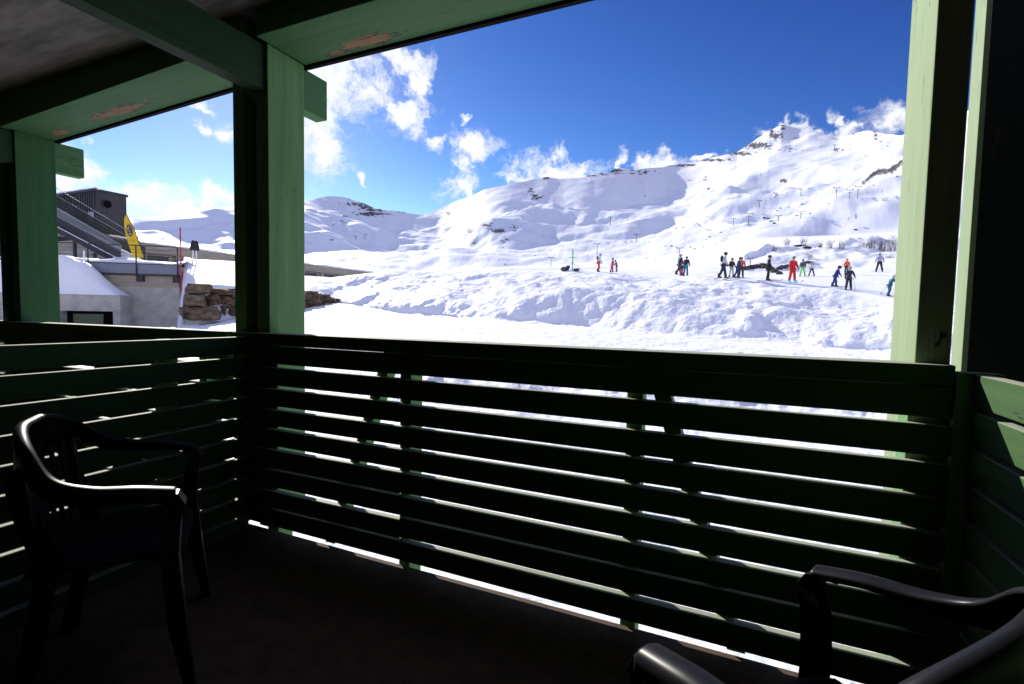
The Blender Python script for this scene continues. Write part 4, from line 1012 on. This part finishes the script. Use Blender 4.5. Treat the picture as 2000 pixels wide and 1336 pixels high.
person(1585,539,26,200,'small skier in white jacket and black trousers, right of the lime green trousers', (.78,.78,.82), (.03,.03,.04), (.45,.44,.42), legs=((2,4,15),(2,4,15)), ski=(.08,.08,.09), **KD)
p14 = person(1630,560,40,80,'child in royal blue suit and black helmet bending over', (.02,.05,.28), (.015,.04,.20), BLK, lean=22, legs=((14,10,6),(-10,8,6)), arms=((5,6,10),(15,6,15)), ski=(.05,.06,.10), **KD)
person(1653,537,30,0,'child in orange jacket standing behind the one in a striped helmet', (.85,.16,.04), BLK, (.80,.22,.08), **KD)
p15 = person(1657,567,44,10,'child in dark navy jacket, black trousers and white-striped helmet, holding a ski pole', (.02,.028,.06), (.02,.02,.024), (.35,.36,.38), lean=6, legs=((3,6,6),(-3,6,6)), arms=((5,14,15),(20,22,20)), **KD)
person(1717,531,35,190,'skier in pale lilac jacket and black trousers standing legs apart high on the piste', (.45,.46,.62), (.025,.02,.035), (.22,.24,.20), legs=((0,4,11),(0,4,11)), arms=((0,25,20),(0,25,20)))
p18 = person(1736,579,41,60,'child in teal suit with white helmet bending forward by the right post, one pole behind', (.02,.12,.18), (.015,.12,.17), (.55,.52,.54), lean=24, legs=((10,16,5),(-2,16,5)), arms=((-5,8,10),(30,8,20)), **KD)
def ski_pole(px0, py0, px1, py1, ref, label, col=(.35,.35,.37)):
    d_ = dep(ref[1][3]); a_, b_ = at(px0, py0, d_), at(px1, py1, d_)
    r = empty('ski_pole', b_, label, 'ski pole')
    MB().tube([a_, b_], .009, 6).build('shaft', cm_(col), r)
    MB().tube([a_+(a_-b_)*.10, a_], .017, 6).build('grip', cm_((.03,.03,.03)), r)
    n_ = (b_-a_).normalized(); MB().tube([b_-n_*.05, b_-n_*.04], .045, 10).build('basket', cm_((.03,.03,.03)), r)
    adopt(r)
ski_pole(1667,546,1672,571,p15,'thin ski pole held by the child in the striped helmet')
ski_pole(1730,562,1720,574,p18,'thin ski pole trailing left of the child in teal')

# black rucksack, green pole with its low net
q = hit(1103, 529); k_ = dep(q)/FPX
m = MB(); m.ball(q+Vector((0,0,.16)), .42, .26, .22, 12); m.ball(q+Vector((.28,.05,.34)), .20, .18, .17, 10)
tag(m.build('rucksack', cm_((.03,.025,.03)), smooth=True, origin=q), 'dark rucksack lying in the snow left of the green pole', 'rucksack')
q = hit(1118, 529); ht = 42*dep(q)/FPX
r = empty('marker_mast', q, 'slim green mast with short crossbars standing on the piste edge', 'mast')
M_grn = cm_((.10,.55,.28))
MB().tube([q-Vector((0,0,.2)), q+Vector((0,0,ht))], .05, 8).build('mast_pole', M_grn, r)
sr = Vector((cy, -sy, 0))
for f_, w in ((.62,.35),(.80,.12)): MB().bar(q+Vector((0,0,ht*f_))-sr*w, q+Vector((0,0,ht*f_))+sr*w, .05, .05).build('crossbar', M_grn, r)
for s_ in (-1, 1): MB().tube([q+Vector((0,0,ht*.36)), q+sr*s_*.9+Vector((0,0,.05))], .02, 5).build('stay', cm_((.25,.2,.2)), r)
m = MB(); m.ball(q+sr*.35+Vector((0,0,.1)), .3, .2, .14, 10); m.build('padded_foot', cm_((.06,.05,.05)), r, smooth=True)
adopt(r)

# ------------------------------------------------------------------ lift towers
def tower(px, yb, yt, hw, label, two=False):
    q = hit(px, yb); d_ = dep(q); h_ = (yb-yt)*d_/FPX; w = hw*d_/FPX
    r = empty('lift_tower', q, label, 'lift tower', 'ski lift towers on the slopes')
    rad = max(.05, .55*d_/FPX); up_ = Vector((0,0,1))
    MB().tube([q-up_, q+up_*h_], [rad*1.2, rad*.8], 8).build('mast', M_tower, r)
    MB().bar(q+up_*h_*.97-sr*w, q+up_*h_*.97+sr*w, rad*1.6, rad*1.3).build('crossarm', M_tower, r)
    for s_ in (-1, 1): MB().bar(q+up_*h_*.97+sr*w*s_*.92+Vector((-.3*w,-.45*w,.10*w)), q+up_*h_*.97+sr*w*s_*.92+Vector((.3*w,.45*w,.26*w)), rad*1.0, rad*1.5).build('sheave_train', M_tower, r)
    if two: MB().bar(q+up_*h_*.70-sr*w*.55, q+up_*h_*.70+sr*w*.55, rad*1.2, rad*1.2).build('crossarm', M_tower, r)
    adopt(r)
TW = [(1076,521,503,5,'lift tower left of the green mast, on the white slope'),
 (1166,497,476,5,'lift tower above the skier in white jacket and red trousers'),
 (1243,473,458,4,'lift tower on the rim of the shaded hollow, between two groups of skiers'),
 (1192,440,424,3,'tiny lift tower on the shaded face, leftmost of those high up'),
 (1326,512,484,6,'lift tower right above the skier in the pink hat'),
 (1432,441,427,4,'small lift tower between the white hillocks left of the tall double tower'),
 (1462,438,417,8,'large two-armed lift tower standing on the white slope below the peak'),
 (1483,404,392,4,'small pale lift tower above the large two-armed one'),
 (1520,432,421,6,'short lift tower just right of the large two-armed one'),
 (1564,426,413,8,'wide-armed lift tower in the middle of the white slope'),
 (1564,382,370,3,'tiny far lift tower under the right summit'),
 (1633,385,367,6,'left one of three lift towers in a row at the right'),
 (1659,389,371,7,'middle one of three lift towers in a row at the right'),
 (1675,387,364,7,'right one of three lift towers in a row at the right'),
 (1630,291,283,2.5,'highest and smallest lift tower, close under the right skyline'),
 (1465,521,505,5,'low lift tower right beside the dark rocks behind the orange jacket'),
 (713,467,458,2,'tiny lift tower on the shaded mountain right of the middle post'),
 (695,467,461,2,'faint lift tower low on the left mountain, nearest the middle post')]
for (px, yb, yt, hw, lb) in TW: tower(px, yb, yt, hw, lb, hw >= 6)

# ------------------------------------------------------------------ bare bushes
def bush(px, py, hp, wp, label, seed, n=26):
    rn_ = random.Random(seed); q = hit(px, py); d_ = dep(q); H = hp*d_/FPX; Wd = wp*d_/FPX
    m = MB(); th = .55*d_/FPX*.35
    for i in range(n):
        a = rn_.uniform(0, 2*PI); b0_ = q+Vector((rn_.uniform(-.35,.35)*Wd, rn_.uniform(-.3,.3)*Wd*.6, -.15))
        b0_.z = q.z-.15
        tip = b0_+Vector((rn_.uniform(-.3,.3)*Wd, rn_.uniform(-.3,.3)*Wd*.6, H*rn_.uniform(.45,1.05)))
        mid = b0_.lerp(tip, .5)+Vector((rn_.uniform(-.1,.1)*Wd, 0, H*.06))
        m.tube([b0_, mid, tip], [th, th*.7, th*.25], 4)
        for k in range(6):
            f_ = rn_.uniform(.25,.95); p = b0_.lerp(mid, f_*2) if f_ < .5 else mid.lerp(tip, f_*2-1)
            e_ = p+Vector((rn_.uniform(-.22,.22)*H, rn_.uniform(-.22,.22)*H, rn_.uniform(.10,.28)*H))
            m.tube([p, e_], [th*.5, th*.15], 3)
    return tag(m.build('bare_bush', M_bush, origin=q), label, 'bush', 'leafless bushes on the slope')
BU = [(1512,492,14,9,'sparse bare bush at the left end of the row, above the black-clad skier'),(1536,480,17,12,'bare bush second from the left, on the slope above the red suit'),
 (1568,478,17,14,'bare bush over a dark hollow in the snow, above the lime green trousers'),(1602,484,14,9,'small bare bush right of the dark hollow'),
 (1620,486,20,13,'bare bush with upright stems in the middle of the row'),(1643,486,18,12,'bare bush left of the gap before the big thicket'),
 (1582,506,16,14,'bare bush low on the bank right above the small skier in white'),(1686,482,12,16,'low bare bush at the left edge of the big thicket'),
 (1702,487,24,16,'tall bare bush in the left part of the big thicket'),(1722,489,27,18,'tall bare bush in the middle of the big thicket'),
 (1742,491,32,20,'tallest bare bush, at the right end of the thicket beside the right post'),(1738,504,8,14,'low twiggy bush below the thicket, above the child in teal')]
for i, (px, py, hp, wp, lb) in enumerate(BU): bush(px, py, hp, wp, lb, 100+i, 34 if hp > 20 else 22)

# ------------------------------------------------------------------ rocks
def rock_mesh(m, c, sx_, sy_, sz_, seed):
    bm2 = bmesh.new(); bmesh.ops.create_icosphere(bm2, subdivisions=3, radius=1)
    for v in bm2.verts:
        c_ = v.co; k = 1+.35*float(fbm(c_.x*1.3+seed*3.1, c_.z*1.3+c_.y*1.1, 4, seed % 50)); v.co = Vector((c_.x*k*sx_, c_.y*k*sy_, c_.z*k*sz_))+c
    me_ = bpy.data.meshes.new('tmp'); bm2.to_mesh(me_); bm2.free(); m.bm.from_mesh(me_); bpy.data.meshes.remove(me_)
def outcrop(pl, label, cat='rock'):
    m = MB(); q0_ = None
    for i, (px, py, wx, hy) in enumerate(pl):
        q = hit(px, py+hy*.4); d_ = dep(q); k = d_/FPX; q0_ = q0_ or q
        rock_mesh(m, q+Vector((0,0,hy*.35*k)), wx*k, wx*k*.8, hy*k*.8, 7*i+int(px) % 17)
    return tag(m.build('rock_outcrop', M_rock, origin=q0_), label, cat, 'dark rocks on the piste edge')
outcrop([(1457,524,8,5),(1468,522,9,6),(1480,520,9,5),(1490,517,8,4)], 'long dark rock band left of the black-clad skier')
outcrop([(1494,522,7,5),(1504,526,8,6),(1513,530,7,5)], 'dark rocks directly behind the black-clad skier')
outcrop([(1522,524,6,5),(1531,521,7,5),(1537,519,5,4)], 'dark rocks between the black-clad skier and the red suit')
outcrop([(1522,534,6,5)], 'low round dark rock at the left of the red suit')
outcrop([(1562,480,10,2.6),(1575,483,8,2)], 'dark hollow rock edge under the third bare bush')
outcrop([(1579,512,8,3)], 'small dark rock under the bush above the small skier in white')
BO = [(1500,427,5),(1512,437,7),(1505,432,5),(1492,426,6),(1556,421,4),(1582,417,4),(1490,419,3),(1518,412,3),(1541,406,3),(1566,399,3.5),(1619,398,3),(1671,449,5),(1688,445,3),(1693,446,3),(1661,466,3),(1678,466,3),(1706,362,3),(1752,345,3.5),(1733,391,3),(1722,373,2.5),
 (1311,481,5),(1349,483,5),(1386,463,4),(1380,468,3),(1408,454,3.5),(1415,494,4),(1263,505,3),(1281,509,3),(1357,486,3),(1299,481,3),(1335,444,4),(1321,447,3.5),(986,516,3),(1045,499,3),(982,483,2.5),(1233,472,3),(1222,473,3),(1188,476,3),(1100,480,2.5),(1029,520,2.5),(722,517,3),(696,486,2.5),(1397,478,2.5),(1450,505,3)]
protos = []
for k in range(4):
    m = MB(); rock_mesh(m, Vector((0,0,.25)), 1, .8, .62, 11+k*5); protos.append(m)
pm = []
for i, m in enumerate(protos):
    bmesh.ops.recalc_face_normals(m.bm, faces=m.bm.faces); me_ = bpy.data.meshes.new('boulder'); m.bm.to_mesh(me_); m.bm.free(); me_.materials.append(M_rock); pm.append(me_)
LM = [(t_[0], t_[1]-6, n_) for t_, n_ in zip(TW, ['the tower left of the green mast','the tower above the red-trousered skier','the tower on the shaded rim','the tiny tower on the shaded face','the tower above the pink hat','the small tower between hillocks','the two-armed tower','the pale tower above the two-armed one','the short tower beside the two-armed one','the wide-armed tower','the far tower under the summit','the left of three towers','the middle of three towers','the right of three towers','the highest tower','the low tower by the dark rocks','the tiny tower by the middle post','the faint tower by the middle post'])]
LM += [(1118,505,'the green mast'),(1742,475,'the big thicket'),(1620,470,'the bush with upright stems'),(1547,525,'the red suit'),(1412,515,'the tall skier in white'),(1196,515,'the child in pink'),(640,520,'the long building')]
used_l = set()
def where(px, py):
    c_ = sorted(LM, key=lambda t: (t[0]-px)**2+2*(t[1]-py)**2)
    for (lx, ly, nm) in c_[:6]:
        dx_, dy_ = px-lx, py-ly
        base = ('right of' if dx_ > 0 else 'left of') if abs(dx_) > 1.6*abs(dy_) else ('below' if dy_ > 0 else 'above') if abs(dy_) > 1.6*abs(dx_) else ('lower right of' if dx_ > 0 and dy_ > 0 else 'upper right of' if dx_ > 0 else 'lower left of' if dy_ > 0 else 'upper left of')
        dd = math.hypot(dx_, dy_); adv = 'just ' if dd < 22 else ''
        k_ = adv+base+' '+nm
        if k_ not in used_l: used_l.add(k_); return k_
    return base+' '+nm
for i, (px, py, sz) in enumerate(BO):
    q = hit(px, py); o = link('boulder', pm[i % 4]); k = sz*.5*dep(q)/FPX
    o.location = q-Vector((0,0,.1*k)); o.scale = (k*1.3, k, k*.9); o.rotation_euler = (0,0,i*1.7)
    tag(o, ('tiny' if sz < 3 else 'small' if sz < 4.5 else 'big')+' dark rock '+where(px, py), 'rock', 'scattered rocks on the slopes')
